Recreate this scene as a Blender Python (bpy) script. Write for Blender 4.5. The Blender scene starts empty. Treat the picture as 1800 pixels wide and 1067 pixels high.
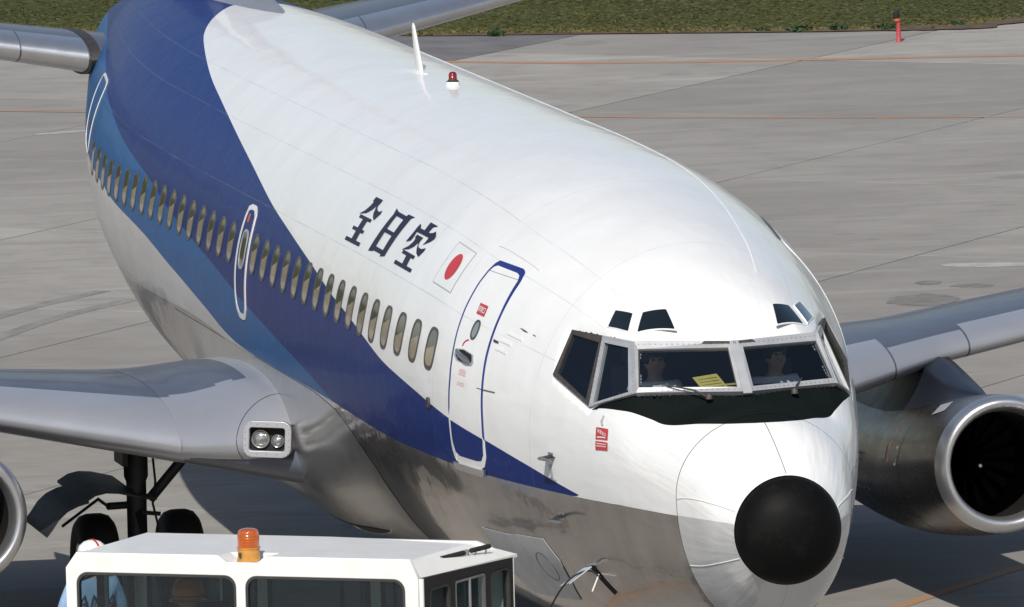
import bpy, bmesh, math, random
import numpy as np
from mathutils import Vector, Matrix
from mathutils.geometry import tessellate_polygon
random.seed(7); rng = np.random.default_rng(7)
SC = bpy.context.scene
COL = SC.collection
PI = math.pi
R = math.radians

# ------------------------------------------------------------------ camera
cam_d = bpy.data.cameras.new('camera'); cam = bpy.data.objects.new('camera', cam_d); COL.objects.link(cam)
cam_d.sensor_width = 36.0; cam_d.lens = 380.0; cam_d.clip_start = 1.0; cam_d.clip_end = 6000.0
rX = Vector((0.977485, -0.209679, -0.02362)); rY = Vector((-0.046923, -0.10687, -0.993165)); rZ = Vector((0.205722, 0.971912, -0.114303))
m3 = Matrix((rX, -rY, -rZ)).transposed()
cam.matrix_world = Matrix.Translation((-19.7687, -83.0203, 14.3422)) @ m3.to_4x4()
SC.camera = cam

# ------------------------------------------------------------------ sky and sun
SUN = Vector((-0.43, -1.0, 1.0)).normalized()
EL = math.asin(SUN.z); ROT = math.atan2(SUN.x, SUN.y)
world = bpy.data.worlds.new('World'); SC.world = world; world.use_nodes = True
wn = world.node_tree.nodes; wl = world.node_tree.links; wn.clear()
wo = wn.new('ShaderNodeOutputWorld'); bg = wn.new('ShaderNodeBackground'); sky = wn.new('ShaderNodeTexSky')
sky.sky_type = 'NISHITA'; sky.sun_disc = False; sky.sun_elevation = EL; sky.sun_rotation = ROT
sky.air_density = 1.0; sky.dust_density = 1.2; sky.ozone_density = 1.0
bg.inputs['Strength'].default_value = 0.092
wl.new(sky.outputs['Color'], bg.inputs['Color']); wl.new(bg.outputs['Background'], wo.inputs['Surface'])
sd = bpy.data.lights.new('sun', 'SUN'); sd.energy = 4.35; sd.angle = R(0.53); sd.color = (1.0, 0.955, 0.88)
so = bpy.data.objects.new('sun', sd); COL.objects.link(so)
so.rotation_euler = (-SUN).to_track_quat('-Z', 'Y').to_euler(); so.location = (-20, -40, 60)
SC.view_settings.view_transform = 'Standard'; SC.view_settings.look = 'None'
SC.view_settings.exposure = 0.0; SC.view_settings.gamma = 1.0; SC.view_settings.use_curve_mapping = False

# ------------------------------------------------------------------ material helpers
class NT:
    def __init__(s, name):
        s.m = bpy.data.materials.new(name); s.m.use_nodes = True
        s.t = s.m.node_tree; s.N = s.t.nodes; s.L = s.t.links
        s.b = s.N['Principled BSDF']; s.out = s.N['Material Output']
    def n(s, kind, **kw):
        x = s.N.new('ShaderNode' + kind)
        for k, v in kw.items():
            if k.startswith('i_'): x.inputs[k[2:].replace('_', ' ')].default_value = v
            else: setattr(x, k, v)
        return x
    def link(s, a, b): s.L.new(a, b)
    def math(s, op, a, b=0.0, c=None):
        x = s.N.new('ShaderNodeMath'); x.operation = op
        for i, v in enumerate((a, b) if c is None else (a, b, c)):
            if isinstance(v, (int, float)): x.inputs[i].default_value = v
            else: s.L.new(v, x.inputs[i])
        return x.outputs[0]
    def mix(s, fac, a, b):
        x = s.N.new('ShaderNodeMix'); x.data_type = 'RGBA'
        for i, v in ((0, fac), (6, a), (7, b)):
            if isinstance(v, (int, float)): x.inputs[i].default_value = v
            elif isinstance(v, tuple): x.inputs[i].default_value = (*v[:3], 1)
            else: s.L.new(v, x.inputs[i])
        return x.outputs[2]
    def noise(s, scale, detail=4, rough=.55, vec=None, dist=0.0):
        x = s.n('TexNoise'); x.inputs['Scale'].default_value = scale; x.inputs['Detail'].default_value = detail
        x.inputs['Roughness'].default_value = rough; x.inputs['Distortion'].default_value = dist
        if vec is not None: s.L.new(vec, x.inputs['Vector'])
        return x.outputs['Fac']
    def ramp(s, fac, stops):
        x = s.n('ValToRGB'); e = x.color_ramp.elements
        while len(e) < len(stops): e.new(.5)
        for q, (p, c) in zip(e, stops):
            q.position = p; q.color = (*c, 1) if isinstance(c, tuple) else (c, c, c, 1)
        s.L.new(fac, x.inputs[0]); return x.outputs[0]
    def coord(s, scale=(1, 1, 1), rot=0.0, kind='Object'):
        tc = s.n('TexCoord'); mp = s.n('Mapping'); mp.inputs['Scale'].default_value = scale
        mp.inputs['Rotation'].default_value = (0, 0, rot)
        s.L.new(tc.outputs[kind], mp.inputs[0]); return mp.outputs[0]
    def geo(s, scale=(1, 1, 1), rot=0.0):
        tc = s.n('NewGeometry'); mp = s.n('Mapping'); mp.inputs['Scale'].default_value = scale
        mp.inputs['Rotation'].default_value = (0, 0, rot)
        s.L.new(tc.outputs['Position'], mp.inputs[0]); return mp.outputs[0]
    def bump(s, h, strength=.3, dist=.01, prev=None):
        x = s.n('Bump'); x.inputs['Strength'].default_value = strength; x.inputs['Distance'].default_value = dist
        s.L.new(h, x.inputs['Height'])
        if prev is not None: s.L.new(prev, x.inputs['Normal'])
        return x.outputs[0]
    def set(s, **kw):
        for k, v in kw.items():
            k = k.replace('_', ' ')
            if isinstance(v, (int, float)): s.b.inputs[k].default_value = v
            elif isinstance(v, tuple): s.b.inputs[k].default_value = (*v[:3], 1)
            else: s.L.new(v, s.b.inputs[k])
        return s

def simple(name, col, rough=.5, metal=0.0, var=.12, scale=6.0, coat=0.0, bumps=0.0, spec=.5):
    t = NT(name); g = t.geo()
    nz = t.noise(scale, 5, .6, g)
    lo = tuple(c * (1 - var) for c in col); hi = tuple(min(1, c * (1 + var)) for c in col)
    t.set(Base_Color=t.mix(t.ramp(nz, [(.3, 0.0), (.7, 1.0)]), lo, hi), Metallic=metal, Coat_Weight=coat, Coat_Roughness=.05)
    t.b.inputs['Specular IOR Level'].default_value = spec
    r2 = t.n('MapRange'); t.link(t.noise(scale * 2.3, 3, .6, g), r2.inputs[0])
    r2.inputs['To Min'].default_value = max(0.02, rough - .08); r2.inputs['To Max'].default_value = min(1, rough + .08)
    t.set(Roughness=r2.outputs[0])
    if bumps: t.set(Normal=t.bump(t.noise(scale * 5, 4, .6, g), bumps, .01))
    return t.m

def attr(t, name):
    a = t.n('Attribute'); a.attribute_name = name; return a.outputs['Fac']

def livery_material(name, g0, g1, gm):
    t = NT(name); g = t.geo()
    st = lambda n: t.math('GREATER_THAN', attr(t, n), 0.0)
    blue, cyan, grey, glare = st('blue'), st('cyan'), st('grey'), st('glare')
    sa, ss = attr(t, 'station'), attr(t, 'girth')
    dirt = t.ramp(t.noise(1.6, 6, .65, t.geo((1, 1, .35))), [(.35, 0.0), (.75, 1.0)])
    fine = t.noise(26, 3, .6, g)
    white = t.mix(t.math('MULTIPLY', dirt, .38), (.80, .80, .79), (.63, .62, .59))
    white = t.mix(t.math('MULTIPLY', fine, .10), white, (.66, .66, .66))
    streak = t.noise(1.0, 5, .65, t.geo((3.2, 3.2, .5)))
    gcol = t.mix(t.ramp(streak, [(.35, 0.0), (.7, 1.0)]), g0, g1)
    c = t.mix(grey, white, gcol)
    keel = st('keel')
    c = t.mix(t.math('MULTIPLY', t.math('GREATER_THAN', sa, 13.2), t.math('MULTIPLY', grey, t.math('SUBTRACT', 1.0, keel))), c, t.mix(dirt, (.60, .59, .57), (.54, .52, .50)))
    c = t.mix(keel, c, t.mix(t.ramp(streak, [(.4, 0.0), (.6, 1.0)]), (.30, .275, .25), (.42, .40, .38)))
    c = t.mix(blue, c, t.mix(t.math('MULTIPLY', dirt, .5), (.004, .021, .135), (.006, .025, .155)))
    c = t.mix(cyan, c, t.mix(dirt, (.012, .092, .265), (.016, .105, .28)))
    c = t.mix(glare, c, t.mix(dirt, (.0055, .008, .008), (.009, .012, .011)))
    # lap joints: thin dark seams along the body and round it
    def near(x, c0, w): return t.math('LESS_THAN', t.math('ABSOLUTE', t.math('SUBTRACT', x, c0)), w)
    ab = t.math('ABSOLUTE', ss)
    seam = near(ab, 1.115 * 1.88, .005)
    for v in (.585 * 1.88, .80 * 1.88, 1.86 * 1.88, 2.03 * 1.88, 2.35 * 1.88): seam = t.math('MAXIMUM', seam, near(ab, v, .0045))
    for v in (3.24, 5.30, 6.62, 7.95, 9.62, 12.6, 14.1, 15.6, 17.8, 20.4, 23.0): seam = t.math('MAXIMUM', seam, near(sa, v, .005))
    seam = t.math('MULTIPLY', seam, t.ramp(t.noise(2.2, 3, .6, g), [(.35, .12), (.65, .75)]))
    c = t.mix(t.math('MULTIPLY', t.math('MULTIPLY', seam, t.math('SUBTRACT', 1.0, glare)), .46), c, (.20, .20, .21))
    t.set(Base_Color=c, Metallic=t.math('MULTIPLY', t.math('MULTIPLY', grey, t.math('SUBTRACT', 1.0, cyan)), t.math('MULTIPLY', gm, t.math('MAXIMUM', keel, t.math('LESS_THAN', sa, 13.2)))))
    rr = t.math('ADD', .33, t.math('MULTIPLY', fine, .10))
    rr = t.math('SUBTRACT', rr, t.math('MULTIPLY', t.math('MULTIPLY', grey, t.math('LESS_THAN', sa, 13.2)), .19))
    rr = t.math('ADD', rr, t.math('MULTIPLY', glare, .30)); rr = t.math('SUBTRACT', rr, t.math('MULTIPLY', keel, .15))
    t.set(Roughness=rr, Coat_Roughness=.035)
    t.set(Coat_Weight=t.math('MULTIPLY', t.math('SUBTRACT', 1.0, glare), t.math('SUBTRACT', .50, t.math('MULTIPLY', blue, .42))))
    t.link(t.math('SUBTRACT', .5, t.math('MULTIPLY', t.math('MAXIMUM', glare, t.math('MULTIPLY', blue, .85)), .47)), t.b.inputs['Specular IOR Level'])
    # slight quilting of the skin between frames and stringers
    cx = t.n('CombineXYZ'); t.link(sa, cx.inputs[0]); t.link(ss, cx.inputs[1])
    mp = t.n('Mapping'); mp.inputs['Scale'].default_value = (1.6, 3.2, 1); t.link(cx.outputs[0], mp.inputs[0])
    q = t.noise(1.0, 2, .5, mp.outputs[0])
    rib = t.math('MULTIPLY', t.math('SINE', t.math('MULTIPLY', sa, 2 * PI / .127)), t.math('MULTIPLY', t.noise(.8, 2, .5, g), .018))
    nb = t.bump(t.math('ADD', q, rib), .34, .03)
    nb = t.bump(t.math('SUBTRACT', 1.0, seam), .25, .004, nb)
    t.set(Normal=nb)
    t.link(nb, t.b.inputs['Coat Normal'])
    return t.m

def metal(name, col, rough, var=.10, streakscale=(2, 2, 2), amt=.10):
    t = NT(name); g = t.geo(streakscale)
    nz = t.noise(1.5, 6, .65, g)
    t.set(Base_Color=t.mix(t.ramp(nz, [(.3, 0.0), (.7, 1.0)]), tuple(c * (1 - var) for c in col), tuple(c * (1 + var) for c in col)), Metallic=.9)
    t.set(Roughness=t.math('ADD', rough - amt / 2, t.math('MULTIPLY', t.noise(4, 5, .6, g), amt)))
    t.set(Normal=t.bump(t.noise(2.2, 3, .5, g), .06, .02))
    return t.m

def glass(name, tint, trans=.6, rough=.01):
    t = NT(name); t.N.remove(t.b)
    tr = t.n('BsdfTransparent'); tr.inputs[0].default_value = (*tint, 1)
    gl = t.n('BsdfGlossy'); gl.inputs['Roughness'].default_value = rough; gl.inputs['Color'].default_value = (.95, .97, 1, 1)
    lw = t.n('LayerWeight'); lw.inputs['Blend'].default_value = .5
    fz = t.math('ADD', .04, t.math('MULTIPLY', t.math('POWER', lw.outputs['Facing'], 5.0), .38))
    mx = t.n('MixShader'); t.link(fz, mx.inputs[0]); t.link(tr.outputs[0], mx.inputs[1]); t.link(gl.outputs[0], mx.inputs[2])
    df = t.n('BsdfDiffuse'); df.inputs[0].default_value = (.035, .055, .085, 1)
    m2 = t.n('MixShader'); m2.inputs[0].default_value = 1 - trans
    t.link(mx.outputs[0], m2.inputs[1]); t.link(df.outputs[0], m2.inputs[2])
    t.link(m2.outputs[0], t.out.inputs[0]); return t.m

def coloured_lens(name, col):
    t = NT(name)
    t.set(Base_Color=col, Roughness=.12, Coat_Weight=1.0, Coat_Roughness=.03)
    t.b.inputs['Transmission Weight'].default_value = .55
    w = t.n('TexWave', bands_direction='Z'); w.inputs['Scale'].default_value = 14; w.inputs['Distortion'].default_value = .6
    t.link(t.geo(), w.inputs['Vector'])
    t.set(Normal=t.bump(w.outputs['Fac'], .35, .01))
    return t.m

def concrete(name, a, b, dark, perobj=.20):
    t = NT(name); g = t.geo()
    big = t.noise(.16, 7, .66, g, .6); mid = t.noise(1.3, 6, .65, g); fin = t.noise(9, 5, .7, g)
    c = t.mix(t.ramp(big, [(.38, 0.0), (.62, 1.0)]), a, b)
    c = t.mix(t.math('MULTIPLY', t.ramp(mid, [(.48, 0.0), (.72, 1.0)]), .55), c, dark)
    # broom and tyre streaks across the slabs
    w = t.noise(1.0, 5, .7, t.geo((.34, 2.3, 1), R(-26)))
    c = t.mix(t.math('MULTIPLY', t.ramp(w, [(.50, 0.0), (.70, 1.0)]), .50), c, dark)
    w2 = t.noise(1.0, 4, .6, t.geo((.22, 1.5, 1), R(-22)))
    c = t.mix(t.math('MULTIPLY', t.ramp(w2, [(.54, 0.0), (.74, 1.0)]), .45), c, tuple(min(1, x * 1.35) for x in b))
    spots = t.ramp(t.noise(.75, 3, .5, g), [(.66, 0.0), (.72, 1.0)])
    c = t.mix(t.math('MULTIPLY', spots, .35), c, tuple(x * .6 for x in dark))
    c = t.mix(t.math('MULTIPLY', fin, .25), c, dark)
    if perobj:
        oi = t.n('ObjectInfo'); k = t.math('MULTIPLY', oi.outputs['Random'], perobj * 2.6)
        c = t.mix(k, c, dark)
    t.set(Base_Color=c, Roughness=.85)
    t.b.inputs['Specular IOR Level'].default_value = .3
    t.set(Normal=t.bump(t.math('ADD', fin, t.math('MULTIPLY', mid, 1.5)), .25, .01))
    return t.m

def worn_line(name, col, under):
    t = NT(name); g = t.geo()
    k = t.ramp(t.noise(2.5, 6, .75, g), [(.40, 0.0), (.66, .9)])
    t.set(Base_Color=t.mix(k, under, col), Roughness=.8); return t.m

M = {}
M['livery'] = livery_material('aircraft_livery_paint', (.38, .345, .315), (.50, .46, .425), .88)
M['radome'] = livery_material('radome_livery_paint', (.46, .46, .465), (.50, .50, .50), .05)
M['white'] = simple('white_paint', (.78, .78, .76), .32, 0, .05, 3, .5)
M['navy'] = simple('navy_lettering', (.014, .015, .038), .45, 0, .12, 8, 0, 0, .2)
M['blue_trim'] = simple('blue_trim_paint', (.013, .028, .18), .3, 0, .12, 5, .2, 0, .25)
M['red'] = simple('red_paint', (.50, .020, .018), .4, 0, .10, 9, .3)
M['deep_red'] = simple('red_placard', (.48, .03, .035), .4, 0, .10, 9, .3)
M['alu'] = metal('bright_aluminium', (.66, .66, .67), .33, .08)
M['polished'] = metal('polished_aluminium', (.60, .58, .56), .20, .12, (1.2, .5, 1.2))
M['skin_metal'] = simple('grey_wing_paint', (.105, .115, .150), .42, .3, .10, 1.2, .15)
M['le'] = simple('silver_leading_edge_metal', (.42, .425, .455), .32, .5, .06, 1.0, .1)
M['fairing'] = simple('silver_fairing_metal', (.52, .505, .49), .24, .80, .07, 1.5, .1)
M['cowl'] = metal('stained_cowl_metal', (.17, .145, .13), .28, .22, (2, .7, 2), .16)
M['pylon'] = simple('dark_blue_grey_paint', (.012, .016, .026), .42, 0, .12, 2, .05)
def cap_mat():
    t = NT('black_radome_rubber'); g = t.geo()
    sc = t.ramp(t.noise(5.0, 7, .7, g), [(.50, 0.0), (.78, 1.0)]); fl = t.ramp(t.noise(70, 2, .5, g), [(.70, 0.0), (.76, 1.0)])
    c = t.mix(sc, (.0032, .0032, .0032), (.0085, .0082, .008)); c = t.mix(t.math('MULTIPLY', fl, .5), c, (.05, .05, .048))
    t.set(Base_Color=c, Roughness=t.math('ADD', .56, t.math('MULTIPLY', sc, .22))); t.b.inputs['Specular IOR Level'].default_value = .10
    t.set(Normal=t.bump(t.noise(40, 4, .6, g), .05, .004)); return t.m
M['black'] = cap_mat()
M['rubber'] = simple('tyre_rubber', (.012, .012, .012), .75, 0, .3, 9, 0, .1)
M['gasket'] = simple('dark_gasket', (.035, .033, .032), .6, 0, .2, 9)
M['brown'] = simple('brown_sealant', (.050, .042, .038), .6, 0, .3, 14, 0, .1)
M['dark'] = simple('dark_recess', (.006, .006, .006), .8, 0, .2, 6)
M['gear'] = simple('dark_gear_paint', (.020, .022, .026), .55, .1, .2, 6, 0)
M['steel'] = metal('steel', (.5, .5, .5), .3)
M['frame'] = simple('window_frame_metal', (.40, .405, .42), .45, .25, .10, 7, 0)
M['pane'] = simple('cabin_pane', (.085, .082, .076), .08, .3, .1, 4, .8)
M['sunlit_sill'] = simple('painted_sunlit_lining', (.30, .25, .19), .25, 0, .25, 3, .5)  # beige lining with the sunlight on it put into the colour
M['pane_rim'] = simple('cabin_window_rim', (.10, .095, .095), .35, .5, .15, 8)
M['eyebrow'] = simple('tinted_pane', (.006, .009, .009), .04, 0, .1, 4, 1.0)
M['windshield'] = glass('windshield_glass', (.66, .72, .76), .91)
M['cabglass'] = glass('cab_glass', (.72, .78, .78), .96)
M['clear'] = glass('lamp_glass', (.9, .9, .9), .98)
M['interior'] = simple('cockpit_lining', (.045, .060, .080), .7, 0, .2, 6)
M['dash'] = simple('glareshield_vinyl', (.022, .036, .045), .8, 0, .2, 8)
M['seat'] = simple('seat_fabric', (.05, .055, .07), .8, 0, .2, 12)
M['yellow'] = simple('yellow_paper', (.72, .56, .13), .7, 0, .08, 20)
M['ink'] = simple('printed_ink', (.16, .13, .05), .7, 0, .1, 20)
M['cloth'] = simple('white_cloth', (.75, .75, .72), .8, 0, .06, 20, 0, .2)
M['skin'] = simple('skin', (.46, .27, .185), .5, 0, .08, 20)
M['hair'] = simple('black_hair', (.020, .016, .014), .5, 0, .2, 30)
M['shirt_white'] = simple('white_shirt', (.76, .77, .78), .75, 0, .05, 20, 0, .15)
M['shirt_blue'] = simple('pale_blue_shirt', (.30, .44, .68), .8, 0, .08, 9, 0, .5)
M['trousers'] = simple('navy_trousers', (.02, .025, .05), .8, 0, .2, 12)
M['helmet'] = simple('white_helmet_shell', (.80, .79, .76), .25, 0, .04, 9, .6)
M['orange_helmet'] = simple('orange_helmet_shell', (.62, .20, .035), .35, 0, .08, 9, .4)
M['amber'] = coloured_lens('amber_lens', (.85, .17, .004))
M['amber_base'] = simple('mustard_lamp_base', (.52, .25, .05), .45, 0, .18, 14)
M['red_lens'] = coloured_lens('red_lens', (.30, .008, .010))
M['tug'] = simple('white_tug_paint', (.76, .75, .72), .38, 0, .05, 4, .3)
M['tugroof'] = M['tug']
M['lampglass'] = simple('reflector_silver', (.42, .43, .42), .14, .8, .08, 30)
M['slab'] = concrete('apron_concrete', (.285, .268, .246), (.375, .355, .328), (.195, .182, .167))
M['base'] = concrete('outer_concrete', (.285, .268, .246), (.375, .355, .328), (.195, .182, .167), 0)
M['joint'] = simple('joint_filler', (.045, .043, .041), .9, 0, .3, 3)
M['asphalt'] = simple('old_asphalt', (.135, .128, .130), .9, 0, .22, 1.5, 0, .3)
M['line'] = worn_line('orange_line_paint', (.46, .18, .05), (.30, .225, .165))
M['soil'] = simple('bare_soil', (.085, .058, .036), .95, 0, .35, 2.5, 0, .5)
M['turf'] = simple('turf', (.056, .062, .019), .95, 0, .20, .35, 0, .5, .04)

def grass_mat():
    t = NT('grass_blades'); g = t.geo()
    c = t.mix(t.ramp(t.noise(.16, 4, .55, g), [(.35, 0.0), (.65, 1.0)]), (.045, .053, .016), (.066, .068, .022))
    at = attr(t, 'dry')
    c = t.mix(at, c, (.14, .115, .038))
    t.set(Base_Color=c, Roughness=.8); return t.m
M['grass'] = grass_mat()
M['weed'] = simple('weed_leaf', (.028, .055, .016), .7, 0, .4, 6)

# ------------------------------------------------------------------ object helpers
def link(o, parent=None):
    COL.objects.link(o)
    if parent is not None: o.parent = parent
    return o
def mesh_obj(name, verts, faces, mat, parent=None, smooth=True):
    me = bpy.data.meshes.new(name); me.from_pydata([tuple(map(float, v)) for v in verts], [], [tuple(int(i) for i in f) for f in faces]); me.update()
    return from_mesh(name, me, mat, parent, smooth)
def from_mesh(name, me, mat, parent=None, smooth=True):
    if mat is not None:
        for x in (mat if isinstance(mat, list) else [mat]): me.materials.append(x)
    if smooth: me.polygons.foreach_set('use_smooth', [True] * len(me.polygons))
    return link(bpy.data.objects.new(name, me), parent)
def bm_obj(name, bm, mat, parent=None, smooth=False, recalc=True):
    if recalc: bmesh.ops.recalc_face_normals(bm, faces=bm.faces)
    me = bpy.data.meshes.new(name); bm.to_mesh(me); bm.free()
    return from_mesh(name, me, mat, parent, smooth)
def empty(name, loc=(0, 0, 0), rz=0):
    o = bpy.data.objects.new(name, None); o.location = loc; o.rotation_euler = (0, 0, rz); o.empty_display_size = .3
    return link(o)
def tag(o, label, cat=None, group=None, kind=None):
    if label: o['label'] = label
    if cat: o['category'] = cat
    if group: o['group'] = group
    if kind: o['kind'] = kind
    return o
def smooth_by_angle(o, deg=35):
    me = o.data; me.polygons.foreach_set('use_smooth', [True] * len(me.polygons))
    me.set_sharp_from_angle(angle=R(deg))
    return o
def copy_tree(o, parent=None, shift=None):
    c = o.copy(); COL.objects.link(c)
    if parent is not None: c.parent = parent
    if shift is not None: c.location = Vector(o.location) + Vector(shift)
    for ch in o.children: copy_tree(ch, c)
    return c
def bm_box(bm, c, s, rz=0.0, bev=0.0, mat=None):
    r = bmesh.ops.create_cube(bm, size=1.0)
    vs = r['verts']
    bmesh.ops.scale(bm, vec=s, verts=vs)
    if bev:
        es = list({e for v in vs for e in v.link_edges})
        rr = bmesh.ops.bevel(bm, geom=es, offset=bev, segments=2, affect='EDGES', profile=.5)
        vs = list({v for f in rr['faces'] for v in f.verts} | {v for v in vs if v.is_valid})
    T = Matrix.Translation(c) @ (mat if mat is not None else Matrix.Rotation(rz, 4, 'Z'))
    bmesh.ops.transform(bm, matrix=T, verts=vs)
    return vs
def box(name, c, s, mat, parent=None, rz=0.0, bev=0.0, m=None):
    bm = bmesh.new(); bm_box(bm, c, s, rz, bev, m); return bm_obj(name, bm, mat, parent)
def tube(name, pts, rad, mat, parent=None, seg=10, cap=True):
    V, F = [], []
    pts = [Vector(q) for q in pts]; n = len(pts)
    rads = rad if isinstance(rad, (list, tuple)) else [rad] * n
    up = Vector((0, 0, 1))
    for i, q in enumerate(pts):
        d = (pts[min(i + 1, n - 1)] - pts[max(i - 1, 0)]).normalized()
        a = d.cross(up if abs(d.z) < .9 else Vector((1, 0, 0))).normalized(); b = d.cross(a)
        for k in range(seg):
            th = 2 * PI * k / seg; V.append(q + (a * math.cos(th) + b * math.sin(th)) * rads[i])
    for i in range(n - 1):
        for k in range(seg):
            F.append((i * seg + k, i * seg + (k + 1) % seg, (i + 1) * seg + (k + 1) % seg, (i + 1) * seg + k))
    if cap: F.append(tuple(range(seg))); F.append(tuple((n - 1) * seg + k for k in reversed(range(seg))))
    o = mesh_obj(name, V, F, mat, parent); return smooth_by_angle(o, 50)
def loft(name, rings, mat, parent=None, cap=True, closed=True, ang=None):
    V = [p for r in rings for p in r]; n = len(rings[0]); F = []
    for i in range(len(rings) - 1):
        for k in range(n if closed else n - 1):
            F.append((i * n + k, i * n + (k + 1) % n, (i + 1) * n + (k + 1) % n, (i + 1) * n + k))
    if cap and closed:
        F.append(tuple(reversed(range(n)))); F.append(tuple((len(rings) - 1) * n + k for k in range(n)))
    bm = bmesh.new(); vs = [bm.verts.new(v) for v in V]
    for f in F: bm.faces.new([vs[i] for i in f])
    o = bm_obj(name, bm, mat, parent, True)
    if ang: smooth_by_angle(o, ang)
    return o
def lathe(name, prof, mat, parent=None, origin=(0, 0, 0), axis='Z', seg=24, ang=40):
    V, F = [], []
    for (r, h) in prof:
        for k in range(seg):
            th = 2 * PI * k / seg; x, y = r * math.cos(th), r * math.sin(th)
            p = (x, y, h) if axis == 'Z' else ((x, h, y) if axis == 'Y' else (h, x, y))
            V.append((p[0] + origin[0], p[1] + origin[1], p[2] + origin[2]))
    n = len(prof)
    for i in range(n - 1):
        for k in range(seg): F.append((i * seg + k, i * seg + (k + 1) % seg, (i + 1) * seg + (k + 1) % seg, (i + 1) * seg + k))
    bm = bmesh.new(); vs = [bm.verts.new(v) for v in V]
    for f in F: bm.faces.new([vs[i] for i in f])
    bmesh.ops.remove_doubles(bm, verts=bm.verts, dist=1e-5)
    o = bm_obj(name, bm, mat, parent, True); return smooth_by_angle(o, ang)
def panel(name, outline, holes, depth, mat, T, parent=None, bev=0.0):
    """flat sheet with holes, local XY plus thickness, placed by matrix T"""
    c = bpy.data.curves.new('panel', 'CURVE'); c.dimensions = '2D'; c.fill_mode = 'BOTH'; c.extrude = depth / 2; c.bevel_depth = bev; c.bevel_resolution = 1
    for loop in [outline] + holes:
        s = c.splines.new('POLY'); s.points.add(len(loop) - 1); s.use_cyclic_u = True
        for q, p in zip(s.points, loop): q.co = (p[0], p[1], 0, 1)
    o = bpy.data.objects.new('panel', c); COL.objects.link(o)
    dg = bpy.context.evaluated_depsgraph_get(); me = bpy.data.meshes.new_from_object(o.evaluated_get(dg))
    bpy.data.objects.remove(o); bpy.data.curves.remove(c)
    me.transform(T); me.name = name; me.materials.clear()
    return from_mesh(name, me, mat, parent, False)
def rrect(x0, x1, y0, y1, r, n=6):
    P = []
    for cx, cy, a in ((x1 - r, y1 - r, 0), (x0 + r, y1 - r, 90), (x0 + r, y0 + r, 180), (x1 - r, y0 + r, 270)):
        for k in range(n + 1):
            t = R(a + 90 * k / n); P.append((cx + r * math.cos(t), cy + r * math.sin(t)))
    return P
def text_mesh(body, shear=0.0, size=1.0):
    c = bpy.data.curves.new('t', 'FONT'); c.body = body; c.size = size; c.shear = shear; c.align_x = 'CENTER'; c.align_y = 'CENTER'; c.resolution_u = 2; c.offset = .012 * size
    o = bpy.data.objects.new('t', c); COL.objects.link(o)
    dg = bpy.context.evaluated_depsgraph_get(); me = bpy.data.meshes.new_from_object(o.evaluated_get(dg))
    bpy.data.objects.remove(o); bpy.data.curves.remove(c); me.materials.clear(); return me

# ================================================================== GROUND
# slab grid: joints run along E1, cross joints along E2
E1 = Vector((.618, .786, 0)); E2 = Vector((.786, -.618, 0))
def Gd(p, q, z=0.0): v = E1 * p - E2 * q; return (v.x, v.y, z)
def sheet(name, pts, z, mat, kind='structure', thick=0.0):
    V = [(x, y, z) for x, y in pts]
    if not thick: return tag(mesh_obj(name, V, [tuple(range(len(V)))], mat, None, False), None, kind=kind)
    n = len(V); V2 = V + [(x, y, z - thick) for x, y in pts]
    F = [tuple(range(n)), tuple(reversed(range(n, 2 * n)))] + [(i, n + i, n + (i + 1) % n, (i + 1) % n) for i in range(n)]
    return tag(mesh_obj(name, V2, F, mat, None, False), None, kind=kind)
gnd = sheet('ground', [(-2500, -2500), (2500, -2500), (2500, 3500), (-2500, 3500)], -.016, M['base'])
# joint filler bed, one dark patch under every slab
bed_v, bed_f = [], []
SW, SL, GAP = 5.92, 7.6, .036
def slab_mesh():
    bm = bmesh.new(); bm_box(bm, (0, 0, -.02), (SL - GAP * .5, SW - GAP, .04), 0, .006)
    bmesh.ops.recalc_face_normals(bm, faces=bm.faces)
    me = bpy.data.meshes.new('slab'); bm.to_mesh(me); bm.free(); me.materials.append(M['slab']); return me
sm = slab_mesh(); slabs = []
ang = math.atan2(E1.y, E1.x)
for i in range(-7, 15):
    for j in range(-8, 10):
        cxy = Gd(2.1 + SL * (i + .5), 16.75 + SW * (j - 2 + .5))
        x, y = cxy[0], cxy[1]
        if not (-24 < x < 40 and -14 < y < 88): continue
        # keep to the strip the lens can see plus a margin
        t = (y + 83) ; xc = -19.8 + t * .2117
        if abs(x - xc) > 9 + t * .075: continue
        k0 = len(bed_v); bed_v += [Gd(2.1 + SL * (i + .5) + u * SL / 2, 16.75 + SW * (j - 1.5) + v * SW / 2, -.010) for u, v in ((-1, -1), (1, -1), (1, 1), (-1, 1))]; bed_f.append((k0, k0 + 1, k0 + 2, k0 + 3))
        s = bpy.data.objects.new('slab', sm); s.location = (x, y, random.uniform(-.0015, .0015)); s.rotation_euler = (0, 0, ang); link(s); slabs.append(s)
apron = tag(mesh_obj('apron', bed_v, bed_f, M['joint'], None, False), None, kind='structure')
for s in slabs: s.parent = apron
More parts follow.
